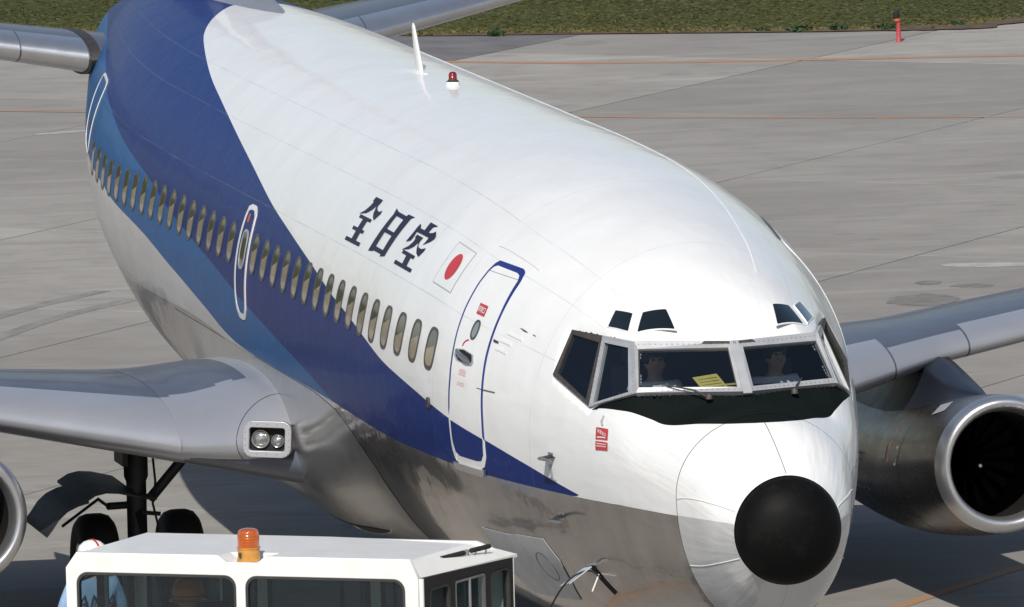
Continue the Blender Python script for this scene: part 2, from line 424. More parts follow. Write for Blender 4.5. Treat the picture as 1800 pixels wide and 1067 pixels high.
# outer concrete continues past the slabs
def stripe(name, pts, w, z=.004):
    V, F = [], []
    for k, (x, y) in enumerate(pts):
        a = Vector(pts[max(k - 1, 0)]); b = Vector(pts[min(k + 1, len(pts) - 1)]); d = (b - a).normalized(); nn = Vector((-d.y, d.x))
        V += [(x + nn.x * w / 2, y + nn.y * w / 2, z), (x - nn.x * w / 2, y - nn.y * w / 2, z)]
        if k: F.append((2 * k - 2, 2 * k - 1, 2 * k + 1, 2 * k))
    return tag(mesh_obj(name, V, F, M['line'], None, False), None, kind='structure')
def curve_pts(P, n=24):
    P = [Vector(p) for p in P]; out = []
    for i in range(len(P) - 1):
        p0, p1, p2, p3 = P[max(i - 1, 0)], P[i], P[i + 1], P[min(i + 2, len(P) - 1)]
        for k in range(n):
            t = k / n; out.append(tuple(.5 * ((2 * p1) + (p2 - p0) * t + (2 * p0 - 5 * p1 + 4 * p2 - p3) * t * t + (3 * p1 - p0 - 3 * p2 + p3) * t ** 3)))
    return out + [tuple(P[-1])]
stripe('taxi_line', curve_pts([(-14, 85.5), (-2, 78.2), (5.7, 73.0), (11.6, 69.1), (14.5, 67.6), (19.5, 66.3), (30, 63.5), (45, 60)], 8), .27)
stripe('stand_line', curve_pts([(-14, 75.8), (-4, 70.0), (4.8, 64.4), (11.6, 60.3), (12.8, 59.6), (17.2, 57.6), (26, 54.4)], 8), .12)
stripe('lead_in_line', curve_pts([(-2.5, 4.5), (1.0, 9.2), (4.2, 13.35), (6.0, 15.55), (9.5, 19.6), (16, 27)], 8), .16)
M['stain'] = worn_line('oil_stain_film', (.115, .108, .100), (.20, .188, .172))
M['pale_stain'] = worn_line('pale_scrape', (.44, .425, .405), (.31, .295, .272))
def stain(x, y, rx, ry, mat, ang_=-.35):
    P_ = []
    for k in range(26):
        t = 2 * PI * k / 26; r = 1 + rng.normal(0, .09); u, v = rx * r * math.cos(t), ry * r * math.sin(t)
        P_.append((x + u * math.cos(ang_) - v * math.sin(ang_), y + u * math.sin(ang_) + v * math.cos(ang_)))
    sheet('oil_stain', P_, .0032, mat)
for a_ in ((10.55, 37.3, .42, .62, M['stain']), (11.05, 39.0, .16, .22, M['stain']), (11.45, 38.5, .25, .18, M['stain']), (12.2, 40.5, .6, .25, M['pale_stain']), (4.6, 61.3, .45, .15, M['pale_stain'], .3)): stain(*a_)
def tyre_mark(pts, w, mat):
    o = stripe('tyre_mark', curve_pts(pts, 10), w, .0025); o.data.materials.clear(); o.data.materials.append(mat)
M['rubbermark'] = worn_line('rubber_mark', (.155, .146, .136), (.255, .240, .221))
tyre_mark([(-2.2, 33.5), (-.9, 36.5), (.7, 39.5), (2.0, 41.2)], .22, M['rubbermark']); tyre_mark([(-2.6, 34.3), (-1.3, 37.4), (.4, 40.4), (1.8, 42.2)], .22, M['rubbermark'])
# asphalt shoulder, soil edge, grass field beyond the apron
edge = [(-60, 104), (-20, 87.5), (0, 80.2), (6, 77.2), (10.4, 74.6), (12.0, 73.3), (14.3, 72.5), (15.7, 71.95), (17.3, 71.35), (18.4, 71.05), (19.3, 70.8), (19.9, 71.0), (20.3, 71.6), (22.5, 71.1), (30, 68.5), (60, 58), (130, 36)]
tag(sheet('asphalt_shoulder', [(-60, 104), (-20, 87.5), (0, 80.2), (6, 77.2), (10.4, 74.6), (12.0, 73.3), (14.3, 72.5), (11.7, 69.25), (8.5, 71.4), (5.5, 73.4), (-2, 78.6), (-14, 86), (-60, 112)], .004, M['asphalt']), None)
sheet('field', edge + [(400, -60), (2400, -200), (2400, 3400), (-2400, 3400), (-2400, 300)], .012, M['turf'])
so_pts = curve_pts([(12.2, 73.2), (14.3, 72.5), (17.3, 71.35), (18.8, 70.95), (20.0, 70.75), (21.5, 71.3), (30, 68.5)], 10)
V, F = [], []
for k, (x, y) in enumerate(so_pts):
    kk = 1.0 if x > 18.6 else .25
    w = (.18 + .25 * rng.random()) * kk; w2 = (.06 + .12 * rng.random()) * kk
    V += [(x, y - w2, .016), (x, y + w * .5, .03 + .03 * rng.random() * kk), (x, y + w + .25 * kk, .02)]
    if k:
        a = 3 * k
        F += [(a - 3, a, a + 1, a - 2), (a - 2, a + 1, a + 2, a - 1)]
tag(mesh_obj('soil_edge', V, F, M['soil']), None, kind='structure')

def edge_y(x):
    xs = [e[0] for e in edge]; ys = [e[1] for e in edge]; return np.interp(x, xs, ys)
def make_grass(n):
    x = rng.uniform(-6, 34, n); dy = rng.random(n) ** 1.35 * 26 ; y = edge_y(x) + .02 + dy
    dry = np.clip(1.0 - dy / 1.6 + rng.normal(0, .25, n), 0, 1) * rng.uniform(.45, 1, n)
    h = rng.uniform(.008, .020, n) * (1 + 1.2 * (dy < .5)); th = rng.uniform(0, 2 * PI, n); w = rng.uniform(.02, .06, n) * (1 + dy * .04)
    lx, ly = rng.normal(0, .35, n) * h, rng.normal(0, .35, n) * h
    c, s = np.cos(th) * w, np.sin(th) * w
    V = np.empty((n, 3, 3)); z0 = np.full(n, .012)
    V[:, 0] = np.stack([x - c, y - s, z0], 1); V[:, 1] = np.stack([x + c, y + s, z0], 1); V[:, 2] = np.stack([x + lx, y + ly, z0 + h], 1)
    me = bpy.data.meshes.new('grass'); me.vertices.add(3 * n); me.vertices.foreach_set('co', V.ravel())
    me.loops.add(3 * n); me.loops.foreach_set('vertex_index', np.arange(3 * n, dtype=np.int32))
    me.polygons.add(n); me.polygons.foreach_set('loop_start', np.arange(0, 3 * n, 3, dtype=np.int32)); me.update()
    a = me.attributes.new('dry', 'FLOAT', 'POINT'); a.data.foreach_set('value', np.repeat(dry, 3).astype(np.float32))
    return tag(from_mesh('grass', me, M['grass'], None, False), None, kind='stuff')
make_grass(160000)

def weed(x, y, r, h, label):
    r *= .75; n = 130; V, F = [], []
    for k in range(n):
        a = rng.uniform(0, 2 * PI); rr = r * math.sqrt(rng.random()); zz = .42 * h * rng.uniform(.1, 1) * (1 - .55 * (rr / r) ** 2)
        p = Vector((x + rr * math.cos(a), y + rr * math.sin(a), .012 + zz)); l = rng.uniform(.03, .06)
        d = Vector(rng.normal(0, 1, 3)).normalized(); e = d.cross(Vector(rng.normal(0, 1, 3))).normalized()
        i = len(V); V += [p - d * l, p + e * l * .5, p + d * l, p - e * l * .5]; F.append((i, i + 1, i + 2, i + 3))
    root = empty('weed_clump', (x, y, .012))
    for q in range(5):
        a = rng.uniform(0, 2 * PI); i = len(V); b = Vector((x, y, .0)); t = Vector((x + r * .6 * math.cos(a), y + r * .6 * math.sin(a), h * .8))
        V += [b + Vector((.008, 0, 0)), b - Vector((.008, 0, 0)), t]; F.append((i, i + 1, i + 2))
    o = mesh_obj('foliage', [Vector(v) - Vector((x, y, .012)) for v in V], F, M['weed'], root, False)
    return tag(root, label, 'weed', 'weed clumps along the grass edge')
for x, y, r, h, lab in [(13.08, 72.86, .16, .22, 'small dark weed clump at the corner of the asphalt shoulder'), (17.35, 71.5, .26, .17, 'broad low weed clump left of the red marker post'), (17.9, 71.32, .20, .20, 'tall dark weed clump just left of the red marker post'),
                        (18.62, 71.12, .24, .20, 'weed clump behind the foot of the red marker post'), (19.7, 71.25, .18, .14, 'flat weed clump at the far right by the bare soil'), (16.85, 71.7, .15, .12, 'smallest weed clump on the dry grass edge')]:
    weed(x, y, r, h, lab)

# red edge-light post
post = tag(empty('marker_post', (18.3, 69.2, 0)), 'small red marker post with black lamp head on the far apron edge', 'marker post')
lathe('post', [(.0, 0), (.042, 0), (.040, .02), (.034, .03), (.032, .30), (.036, .31), (.0, .31)], simple('faded_red_paint', (.42, .055, .06), .55), post, seg=16)
lathe('collar', [(.0, .305), (.050, .305), (.052, .33), (.04, .345), (0, .345)], simple('rust_orange_metal', (.45, .10, .03), .5), post, origin=(-.02, 0, 0), seg=16)
lathe('lamp_head', [(.0, .345), (.044, .345), (.047, .39), (.042, .435), (.026, .455), (0, .46)], M['dark'], post, origin=(-.03, 0, 0), seg=16)

# ================================================================== AIRLINER
# body frame: X to port (starboard negative), Y aft of the nose, Z up
def pchip(x, y, xi):
    x = np.asarray(x, float); y = np.asarray(y, float); xi = np.asarray(xi, float)
    h = np.diff(x); d = np.diff(y) / h; m = np.zeros_like(y)
    for i in range(1, len(x) - 1):
        if d[i - 1] * d[i] > 0:
            w1 = 2 * h[i] + h[i - 1]; w2 = h[i] + 2 * h[i - 1]; m[i] = (w1 + w2) / (w1 / d[i - 1] + w2 / d[i])
    m[0] = d[0]; m[-1] = d[-1]
    k = np.clip(np.searchsorted(x, xi) - 1, 0, len(x) - 2); t = (xi - x[k]) / h[k]
    return ((1 + 2 * t) * (1 - t) ** 2 * y[k] + t * (1 - t) ** 2 * h[k] * m[k] + t * t * (3 - 2 * t) * y[k + 1] + t * t * (t - 1) * h[k] * m[k + 1])
KA = [-.02, .25, .6, 1.3, 1.75, 2.3, 3, 4, 5, 6, 7.2, 9, 15, 17, 18.5, 20, 22, 24, 26, 28.5]
KW = [.44, .573, .683, .895, 1.025, 1.162, 1.335, 1.56, 1.745, 1.828, 1.874, 1.88, 1.88, 1.88, 1.871, 1.85, 1.738, 1.469, 1.101, .606]
KM = [2.66, 2.741, 2.838, 2.966, 3.05, 3.065, 3.065, 3.085, 3.141, 3.191, 3.211, 3.22, 3.22, 3.22, 3.246, 3.27, 3.399, 3.586, 3.795, 4.047]
KT = [3.1, 3.277, 3.46, 3.627, 3.977, 4.34, 4.575, 4.775, 4.905, 5.005, 5.07, 5.1, 5.1, 5.1, 5.102, 5.099, 5.083, 5.056, 4.98, 4.701]
KB = [2.22, 1.997, 1.786, 1.623, 1.529, 1.431, 1.33, 1.22, 1.14, 1.1, 1.09, 1.09, 1.09, 1.09, 1.198, 1.33, 1.706, 2.174, 2.695, 3.379]
def surf(a, th):
    """hull point; th = 0 on the crown, positive to starboard"""
    a = np.asarray(a, float); th = np.asarray(th, float); a, th = np.broadcast_arrays(a, th)
    w, zm, zt, zb = (pchip(KA, k, a) for k in (KW, KM, KT, KB)); c = np.cos(th)
    return np.stack([-w * np.sin(th), a, zm + np.where(c > 0, zt - zm, zm - zb) * c], -1)
def nrm(a, th):
    e = 1e-3; n = np.cross(surf(a + e, th) - surf(a - e, th), surf(a, th + e) - surf(a, th - e))
    n = n / np.linalg.norm(n, axis=-1, keepdims=True)
    p = surf(a, th); out = np.stack([p[..., 0], 0 * p[..., 0], p[..., 2] - 3.1], -1)
    return np.where((n * out).sum(-1, keepdims=True) < 0, -n, n)
def hull(a, th, off=0.0):
    a = np.asarray(a, float); th = np.asarray(th, float); return surf(a, th) + nrm(a, th) * off
def inv(p):
    w, zm, zt, zb = (float(pchip(KA, k, np.array([p[1]]))[0]) for k in (KW, KM, KT, KB)); h = zt - zm if p[2] > zm else zm - zb
    return (p[1], math.atan2(-p[0] / w, (p[2] - zm) / h))
G = 1.88
def inside(P, a, s):
    P = np.asarray(P, float); x, y = P[:, 0], P[:, 1]; r = np.zeros(a.shape, bool); j = len(P) - 1
    for i in range(len(P)):
        c = ((y[i] > s) != (y[j] > s)) & (a < (x[j] - x[i]) * (s - y[i]) / (y[j] - y[i] + 1e-12) + x[i]); r ^= c; j = i
    return r
def sdf(P, a, th):
    P = np.array(P, float); P[:, 1] *= G; s = np.abs(th) * G
    d = np.full(a.shape, 1e9)
    for i in range(len(P)):
        A, B = P[i - 1], P[i]; e = B - A; L2 = e @ e + 1e-12
        t = np.clip(((a - A[0]) * e[0] + (s - A[1]) * e[1]) / L2, 0, 1)
        d = np.minimum(d, np.hypot(a - A[0] - t * e[0], s - A[1] - t * e[1]))
    return np.where(inside(P, a, s), d, -d).astype(np.float32)
def smooth_open(P, n=5):
    return curve_pts(P, n)
B1 = [(2.380, 1.8010), (2.756, 1.7578), (3.157, 1.7125), (3.585, 1.6745), (4.12, 1.6375), (4.84, 1.606), (5.389, 1.5840), (5.988, 1.5590), (6.96, 1.5110), (7.691, 1.4580), (8.489, 1.4000), (9.348, 1.3464), (9.976, 1.2992), (10.624, 1.2517), (11.775, 1.1733), (12.848, 1.0998), (14.356, .9787), (15.712, .8762), (17.275, .7592), (18.655, .6601), (20.176, .5253), (21.026, .4378), (21.733, .3158), (22.31, .1591), (22.35, .073), (22.2, -.06)]
LL = [(-.3, 1.36), (-.029, 1.4250), (0.035, 1.4511), (0.21, 1.5628), (0.443, 1.646), (0.701, 1.6994), (0.922, 1.7305), (1.138, 1.7525), (1.358, 1.7742), (1.584, 1.7989), (1.814, 1.8087), (2.054, 1.8105), (2.297, 1.8103), (3.143, 1.8000), (3.905, 1.7990), (4.5, 1.8030), (5.002, 1.8070), (5.805, 1.8222), (6.821, 1.8350), (7.875, 1.8380), (8.832, 1.834), (9.978, 1.8300), (10.93, 1.8320), (11.746, 1.8352), (12.478, 1.8341), (13.6, 1.832), (14.491, 1.8050), (15.511, 1.7300), (17.188, 1.6293), (18.979, 1.5536), (20.859, 1.5080), (21.913, 1.5000), (30, 1.50)]
B2 = [(9.429, 1.8310), (10.655, 1.7487), (11.935, 1.6801), (12.539, 1.6479), (13.624, 1.5901), (14.869, 1.5083), (15.898, 1.4485), (17.434, 1.3582), (18.528, 1.2842), (19.559, 1.2330), (20.886, 1.1676), (22.358, 1.0900), (30, .72)]
b1 = smooth_open(B1); ll = smooth_open(LL); b2 = smooth_open(B2)
llx = lambda x0, x1: [q for q in ll if x0 < q[0] < x1]
P_BLUE = b1 + [(30, -.06), (30, 1.5)] + [q for q in reversed(ll) if 2.40 < q[0] < 30]
P_CYAN = b2 + [(30, 1.5)] + [q for q in reversed(ll) if 9.45 < q[0] < 30]
P_GREY = ll + [(30, 3.4), (-.3, 3.4)]
P_GLARE = [(1.50, -.1), (1.50, 0), (1.56, .45), (1.80, .96), (2.05, 1.16), (2.262, 1.29)] + curve_pts([(2.262, 1.29), (1.76, 1.125), (1.366, .905), (1.02, .675), (.735, .44), (.60, .17), (.58, -.12)], 6)
P_KEEL = curve_pts([(13.0, 1.90), (14.3, 1.850), (15.3, 1.822), (16.47, 1.810), (17.4, 1.820), (18.47, 1.853), (19.57, 1.886), (20.8, 1.925), (22.5, 1.98), (26, 2.08), (30, 2.2)], 5) + [(30, 3.4), (13.0, 3.4)]
def livery(me, a, th):
    for nm, P in (('blue', P_BLUE), ('cyan', P_CYAN), ('grey', P_GREY), ('glare', P_GLARE), ('keel', P_KEEL)):
        me.attributes.new(nm, 'FLOAT', 'POINT').data.foreach_set('value', sdf(P, a, th))
    me.attributes.new('station', 'FLOAT', 'POINT').data.foreach_set('value', a.astype(np.float32))
    me.attributes.new('girth', 'FLOAT', 'POINT').data.foreach_set('value', (th * G).astype(np.float32))

plane = tag(empty('airliner', (0, 0, 0)), 'white and blue twin-jet airliner with black nose cap standing on the apron', 'airliner')
FR, OUTW = {}, {}
# --- cockpit window geometry (starboard then mirrored)
V3 = Vector
A0, A1, A2, A3 = V3((0, 1.73, 3.975)), V3((-.76, 2.03, 3.98)), V3((-.83, 1.67, 3.60)), V3((0, 1.28, 3.615))
B1c, B2c = V3(hull(2.514, .836, .004)), V3((-1.09, 2.26, 3.435))
C1c, C2c = V3(hull(2.985, .915, .004)), V3(hull(2.966, 1.19, .004))
WIN = {
    'windshield': ([A0, A1, A2, A3], [V3((-.058, 1.684, 3.9295)), V3((-.741, 1.970, 3.916)), V3((-.807, 1.684, 3.639)), V3((-.062, 1.363, 3.645))]),
    'side': ([A1, B1c, B2c, A2], [V3((-.794, 2.061, 3.925)), V3((-.908, 2.450, 3.9295)), V3((-1.066, 2.235, 3.464)), V3((-.864, 1.774, 3.599))]),
    'aft': ([B1c, C1c, C2c, B2c], [V3((-.935, 2.532, 3.924)), V3((-1.064, 2.959, 3.951)), V3((-1.208, 2.924, 3.642)), V3((-1.098, 2.348, 3.478))])}
def fitplane(P):
    c = sum(P, V3()) / len(P); n = (P[2] - P[0]).cross(P[3] - P[1]).normalized()
    if n.dot(V3((c.x, -.6, c.z - 3.0))) < 0: n = -n
    return c, n
def param(P): return np.array([inv(q) for q in P])
planes = {k: fitplane(v[0]) for k, v in WIN.items()}

# --- hull mesh
a_list = np.concatenate([np.arange(.756, 3.4, .024), np.arange(3.4, 10, .05), np.arange(10, 28.5, .08), [28.5]])
th_list = np.linspace(-PI, PI, 421)[:-1]
NA, NTH = len(a_list), len(th_list)
aa, tt = np.meshgrid(a_list, th_list, indexing='ij'); P = surf(aa, tt).reshape(-1, 3); af, tf = aa.ravel(), tt.ravel()
# flatten the facets behind the flat panes
ta = np.abs(tf)
for k, (c, n) in planes.items():
    poly = param(WIN[k][0]); poly[:, 1] = np.abs(poly[:, 1])
    cen = poly.mean(0); pe = cen + (poly - cen) * 1.02
    top = poly.copy()
    # widen over the brow only
    for i in (0, 1): pe[i, 1] -= .10; pe[i, 0] += .14
    for i in (2, 3): pe[i, 0] -= .035; pe[i, 1] += .035 if k != 'windshield' else 0
    ins = inside(pe * [1, G], af, ta * G)
    Q = P.copy(); Q[:, 0] = -np.abs(Q[:, 0]); dist = (Q - np.array(c - n * .012)) @ np.array(n)
    dev = max(0.0, max(-(q - c).dot(n) for q in WIN[k][0])); dist = (Q - np.array(c - n * (dev + .014))) @ np.array(n)
    cut = ins & (dist > 0); Q[cut] -= dist[cut, None] * np.array(n)
    P[cut, 1:] = Q[cut, 1:]; P[cut, 0] = np.where(tf[cut] > 0, Q[cut, 0], -Q[cut, 0])
# the nose skin below the flat panes runs straight from post to post as well
ex, ey, ez_ = np.array(A2) - np.array(A3); xs_ = np.linspace(0, .83, 40); yc_ = A3.y + ey * xs_ / .83; zc_ = A3.z + ez_ * xs_ / .83
w_, zm_, zt_, zb_ = (pchip(KA, k, yc_) for k in (KW, KM, KT, KB)); zh_ = zm_ + (zt_ - zm_) * np.sqrt(np.clip(1 - (xs_ / w_) ** 2, 0, 1)); bul = np.clip(zh_ - zc_ + .012, 0, .2)
bul[xs_ < .06] = np.minimum(bul[xs_ < .06], .02)
ax = np.abs(P[:, 0]); yl = np.interp(ax, xs_, yc_); b_ = np.interp(ax, xs_, bul) * (ax < .84)
u = np.clip((yl + .01 - P[:, 1]) / .55, -1, 1); fall = np.where(u >= 0, (1 - np.clip(u, 0, 1)) ** 2 * (1 + 2 * np.clip(u, 0, 1)), 0)
P[:, 2] -= np.where((P[:, 2] > 3.2) & (u >= 0) & (ta < 1.35), b_ * fall, 0)
hole = np.zeros(len(P), bool)
mids = {}
for k, (fo, gl) in WIN.items():
    po, pg = param(fo), param(gl); mid = np.abs(po * .96 + pg * .04)
    if k == 'windshield': mid[0, 1] = mid[3, 1] = .022; mid[2:4, 0] -= .018
    mids[k] = mid
idx = np.arange(NA * NTH).reshape(NA, NTH)
q00 = idx[:-1]; q10 = idx[1:]; q11 = np.roll(idx, -1, 1)[1:]; q01 = np.roll(idx, -1, 1)[:-1]
quads = np.stack([q00, q01, q11, q10], -1).reshape(-1, 4)
ca = af[quads].mean(1); ct = np.abs(tf[quads]); ct = np.where(ct.max(1) - ct.min(1) > 1, PI, ct.mean(1))
kill = np.zeros(len(quads), bool)
for k, mid in mids.items(): kill |= inside(mid * [1, G], ca, ct * G)
quads = quads[~kill]
me = bpy.data.meshes.new('fuselage'); me.from_pydata(P.tolist(), [], quads.tolist()); me.update()
livery(me, af, tf)
fus = from_mesh('fuselage', me, M['livery'], plane)
# tail cone end
lathe('tail_cone', [(.0, 29.2), (.12, 29.15), (.3, 28.9), (.52, 28.49)], M['alu'], plane, origin=(0, 0, 4.04), axis='Y', seg=24)
# --- radome, separate shell
ar = np.concatenate([np.arange(-.02, .745, .03), [.748]]); aa2, tt2 = np.meshgrid(ar, th_list, indexing='ij')
P2 = surf(aa2, tt2).reshape(-1, 3); i2 = np.arange(len(ar) * NTH).reshape(len(ar), NTH)
qs = np.stack([i2[:-1], np.roll(i2, -1, 1)[:-1], np.roll(i2, -1, 1)[1:], i2[1:]], -1).reshape(-1, 4)
me = bpy.data.meshes.new('radome'); me.from_pydata(P2.tolist(), [], qs.tolist()); me.update(); livery(me, aa2.ravel(), tt2.ravel())
radome = from_mesh('radome', me, M['radome'], plane)
loft('radome_seam', [hull(np.full(96, a), np.linspace(-PI, PI, 97)[:-1], -.006) for a in (.735, .77)], M['gasket'], plane, cap=False)
# cap of the nose
cap_rings = []
for s in np.linspace(0, 1, 14):
    a = -.02 - .31 * math.sin(s * PI / 2) if s else .012
    r = 1.0 if s == 0 else max(math.cos(s * PI / 2), .002)
    th = np.linspace(-PI, PI, 73)[:-1]; base = surf(np.full(72, -.02), th); cen = np.array([0, -.02, 2.66])
    q = cen + (base - cen) * (.995 if s == 0 else .985) * r; q[:, 1] = a; cap_rings.append(q)
cap_rings.insert(0, surf(np.full(72, .02), np.linspace(-PI, PI, 73)[:-1]) * [1, 1, 1])
loft('nose_cap', cap_rings, M['black'], radome, cap=True)
for (a0, t0), (a1, t1) in (((.735, 1.585), (-.0, 1.20)), ((.58, .045), (-.0, .0)), ((.735, 2.09), (-.0, 2.06)), ((.735, -1.585), (0, -1.20)), ((.735, -2.09), (0, -2.06)), ((.735, .80), (0, .62))):
    if t0 == .80: continue
    n = 14; A = np.linspace(a0, a1, n); T = np.linspace(t0, t1, n); w = .009
    dth = w / np.maximum(.3, .9 * pchip(KA, KW, A))
    tube('lightning_strip', hull(A, T, .002), .0045 if t0 != .045 else .003, M['white'] if t0 != .045 else M['pane_rim'], radome, 6)

# --- decals and panels that hug the hull
def conform(name, P, off, mat, parent, maxlen=.07, holes=None, liv=False, shift_t=0.0, poly_pts=True, thick=0.0):
    bm = bmesh.new()
    if isinstance(P, bpy.types.Mesh): bm.from_mesh(P)
    else:
        loops = [[V3((p[0], p[1] * G, 0)) for p in P]]
        vs = [bm.verts.new(v) for v in loops[0]]
        for tri in tessellate_polygon(loops):
            try: bm.faces.new([vs[i] for i in tri])
            except ValueError: pass
    for _ in range(6):
        es = [e for e in bm.edges if e.calc_length() > maxlen]
        if not es: break
        bmesh.ops.subdivide_edges(bm, edges=es, cuts=1); bmesh.ops.triangulate(bm, faces=bm.faces)
    bm.verts.ensure_lookup_table()
    a = np.array([v.co.x for v in bm.verts]); t = np.array([v.co.y for v in bm.verts]) / G + shift_t
    Q = hull(a, t, off)
    for v, q in zip(bm.verts, Q): v.co = q
    bm.normal_update()
    c = sum((f.normal for f in bm.faces), V3())
    n0 = V3(nrm(np.array([a.mean()]), np.array([t.mean()]))[0])
    if c.dot(n0) < 0: bmesh.ops.reverse_faces(bm, faces=bm.faces)
    if thick:
        ed = [e for e in bm.edges if e.is_boundary]
        r = bmesh.ops.extrude_edge_only(bm, edges=ed)
        for v in (x for x in r['geom'] if isinstance(x, bmesh.types.BMVert)):
            aa_, tt_ = inv(v.co); v.co = V3(hull(aa_, tt_, off - thick))
        a = np.array([inv(v.co)[0] for v in bm.verts]); t = np.array([inv(v.co)[1] for v in bm.verts])
    me = bpy.data.meshes.new(name); bm.to_mesh(me); bm.free()
    if liv: livery(me, a, t)
    o = from_mesh(name, me, mat, parent)
    if thick: smooth_by_angle(o, 40)
    return o
def resample(P, n):
    P = np.array(P, float); P[:, 1] *= G; Q = np.vstack([P, P[:1]]); d = np.r_[0, np.cumsum(np.hypot(*np.diff(Q, axis=0).T))]
    s = np.linspace(0, d[-1], n + 1)[:-1]; return np.stack([np.interp(s, d, Q[:, 0]), np.interp(s, d, Q[:, 1]) / G], 1)
def ring(name, Po, Pi, off, mats, parent, n=120, split=None, thick=.006):
    """outline band between two closed loops; split(a,th)->True picks the second material"""
    o, i = resample(Po, n), resample(Pi, n)
    j = int(np.argmin(np.hypot(i[:, 0] - o[0, 0], (i[:, 1] - o[0, 1]) * G))); i = np.roll(i, -j, 0)
    Vo, Vi = hull(o[:, 0], o[:, 1], off), hull(i[:, 0], i[:, 1], off)
    Ve = hull(o[:, 0], o[:, 1], off - thick); Vj = hull(i[:, 0], i[:, 1], off - thick)
    V = np.vstack([Ve, Vo, Vi, Vj]); F = []; mi = []
    for r in range(3):
        for k in range(n):
            F.append((r * n + k, r * n + (k + 1) % n, (r + 1) * n + (k + 1) % n, (r + 1) * n + k)); mi.append(int(split(*o[k])) if split else 0)
    bm = bmesh.new(); vs = [bm.verts.new(v) for v in V]
    for f, q in zip(F, mi): bm.faces.new([vs[x] for x in f]).material_index = q
    return smooth_by_angle(bm_obj(name, bm, mats, parent, True), 40)
b1i = np.array(b1)
def below_b1(a, th): return th > np.interp(a, b1i[:, 0][:-12], b1i[:, 1][:-12])

# --- cabin windows along the starboard side
def superell(a0, t0, ha, ht, n=28, e=3.2):
    ts = np.linspace(0, 2 * PI, n + 1)[:-1]; c, s = np.cos(ts), np.sin(ts)
    return [(a0 + ha * np.sign(x) * abs(x) ** (2 / e), t0 + ht / G * np.sign(y) * abs(y) ** (2 / e)) for x, y in zip(c, s)]
aex = 13.468
wth = lambda a: 1.3590 + (.0 if a < 17 else .0115 * (a - 17) ** 1.25) - (0 if a > 8 else .0042 * (8 - a) ** 1.9)
RV = (0, .006, -.004, .012, -.016, .003, .0, -.008, .018)
def cabin_window(a, th, parent=plane):
    f = ring('cabin_window', superell(a, th, .138, .192), superell(a, th, .112, .166), .005, [M['pane_rim']], parent, 28)
    conform('pane', superell(a, th, .114, .168), .002, M['pane'], f, .12)
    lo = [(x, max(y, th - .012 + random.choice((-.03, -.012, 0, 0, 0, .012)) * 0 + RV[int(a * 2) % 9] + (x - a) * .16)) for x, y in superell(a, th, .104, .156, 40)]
    conform('sunlit_sill_patch', lo, .0035, M['sunlit_sill'], f, .12)  # sunlit lower half of the window painted on as a flat beige patch
    return f
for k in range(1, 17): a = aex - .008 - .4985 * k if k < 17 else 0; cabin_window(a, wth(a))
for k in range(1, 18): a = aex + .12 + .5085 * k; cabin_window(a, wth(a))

# --- overwing exit hatch
EXo = [(13.72, 1.1560), (13.60, 1.1395), (13.42, 1.1394), (13.29, 1.1700), (13.235, 1.2407), (13.20, 1.3505), (13.19, 1.4705), (13.19, 1.5909), (13.20, 1.640), (13.27, 1.680), (13.40, 1.6880), (13.56, 1.6860), (13.68, 1.650), (13.72, 1.590), (13.74, 1.4983), (13.745, 1.3825), (13.745, 1.2682), (13.74, 1.2000)]
cen = np.array(EXo).mean(0); EXi = [tuple(cen + (np.array(q) - cen) * [.80, .905]) for q in EXo]
hatch = conform('exit_hatch', EXo, .004, M['livery'], plane, .06, liv=True)
ring('hatch_outline', EXo, EXi, .007, [M['white']], hatch, 80)
hw = ring('hatch_window', superell(13.468, 1.3608, .135, .185), superell(13.468, 1.3608, .108, .158), .011, [M['frame']], hatch, 28); conform('pane', superell(13.468, 1.3608, .11, .16), .008, M['pane'], hw, .12)
conform('release_placard', [(13.50, 1.188), (13.59, 1.188), (13.59, 1.230), (13.50, 1.230)], .007, M['red'], hatch)

# --- forward service door
DO = [(4.923, .798), (4.415, .7737), (4.345, .7850), (4.300, .840), (4.266, 1.0252), (4.249, 1.1179), (4.223, 1.2508), (4.179, 1.399), (4.136, 1.5442), (4.125, 1.6434), (4.135, 1.7192), (4.190, 1.7629), (4.279, 1.7809), (4.727, 1.7889), (4.826, 1.7773), (4.862, 1.7335), (4.866, 1.5912), (4.884, 1.4276), (4.917, 1.3249), (4.963, 1.2019), (4.999, 1.0808), (5.012, .9459), (4.997, .8649), (4.969, .8213)]
DI = [(4.880, .8250), (4.453, .8085), (4.395, .8150), (4.357, .8404), (4.300, 1.0281), (4.283, 1.1168), (4.257, 1.2539), (4.213, 1.4019), (4.172, 1.5478), (4.162, 1.6468), (4.182, 1.7100), (4.240, 1.7400), (4.330, 1.7470), (4.701, 1.7520), (4.780, 1.7400), (4.820, 1.6986), (4.826, 1.5962), (4.844, 1.4236), (4.879, 1.3214), (4.929, 1.1982), (4.962, 1.077), (4.975, .942), (4.957, .8666), (4.930, .8400)]
door = conform('service_door', DI, .006, M['livery'], plane, .06, liv=True, thick=.008)
ring('door_outline', DO, DI, .004, [M['blue_trim'], M['white']], door, 160, below_b1)
dwin = superell(4.592, 1.148, .068, .095, 24, 2.3)
dw = ring('door_window', dwin, superell(4.592, 1.148, .052, .078, 24, 2.3), .014, [M['pane_rim']], door, 24); conform('pane', superell(4.592, 1.148, .054, .08, 24, 2.3), .009, simple('pale_grey_pane', (.23, .25, .25), .1, 0, .1, 5, 1.0), dw, .1)
conform('exit_sign', [(4.726, 1.0213), (4.555, 1.0194), (4.538, 1.0743), (4.708, 1.0764)], .010, M['deep_red'], door)
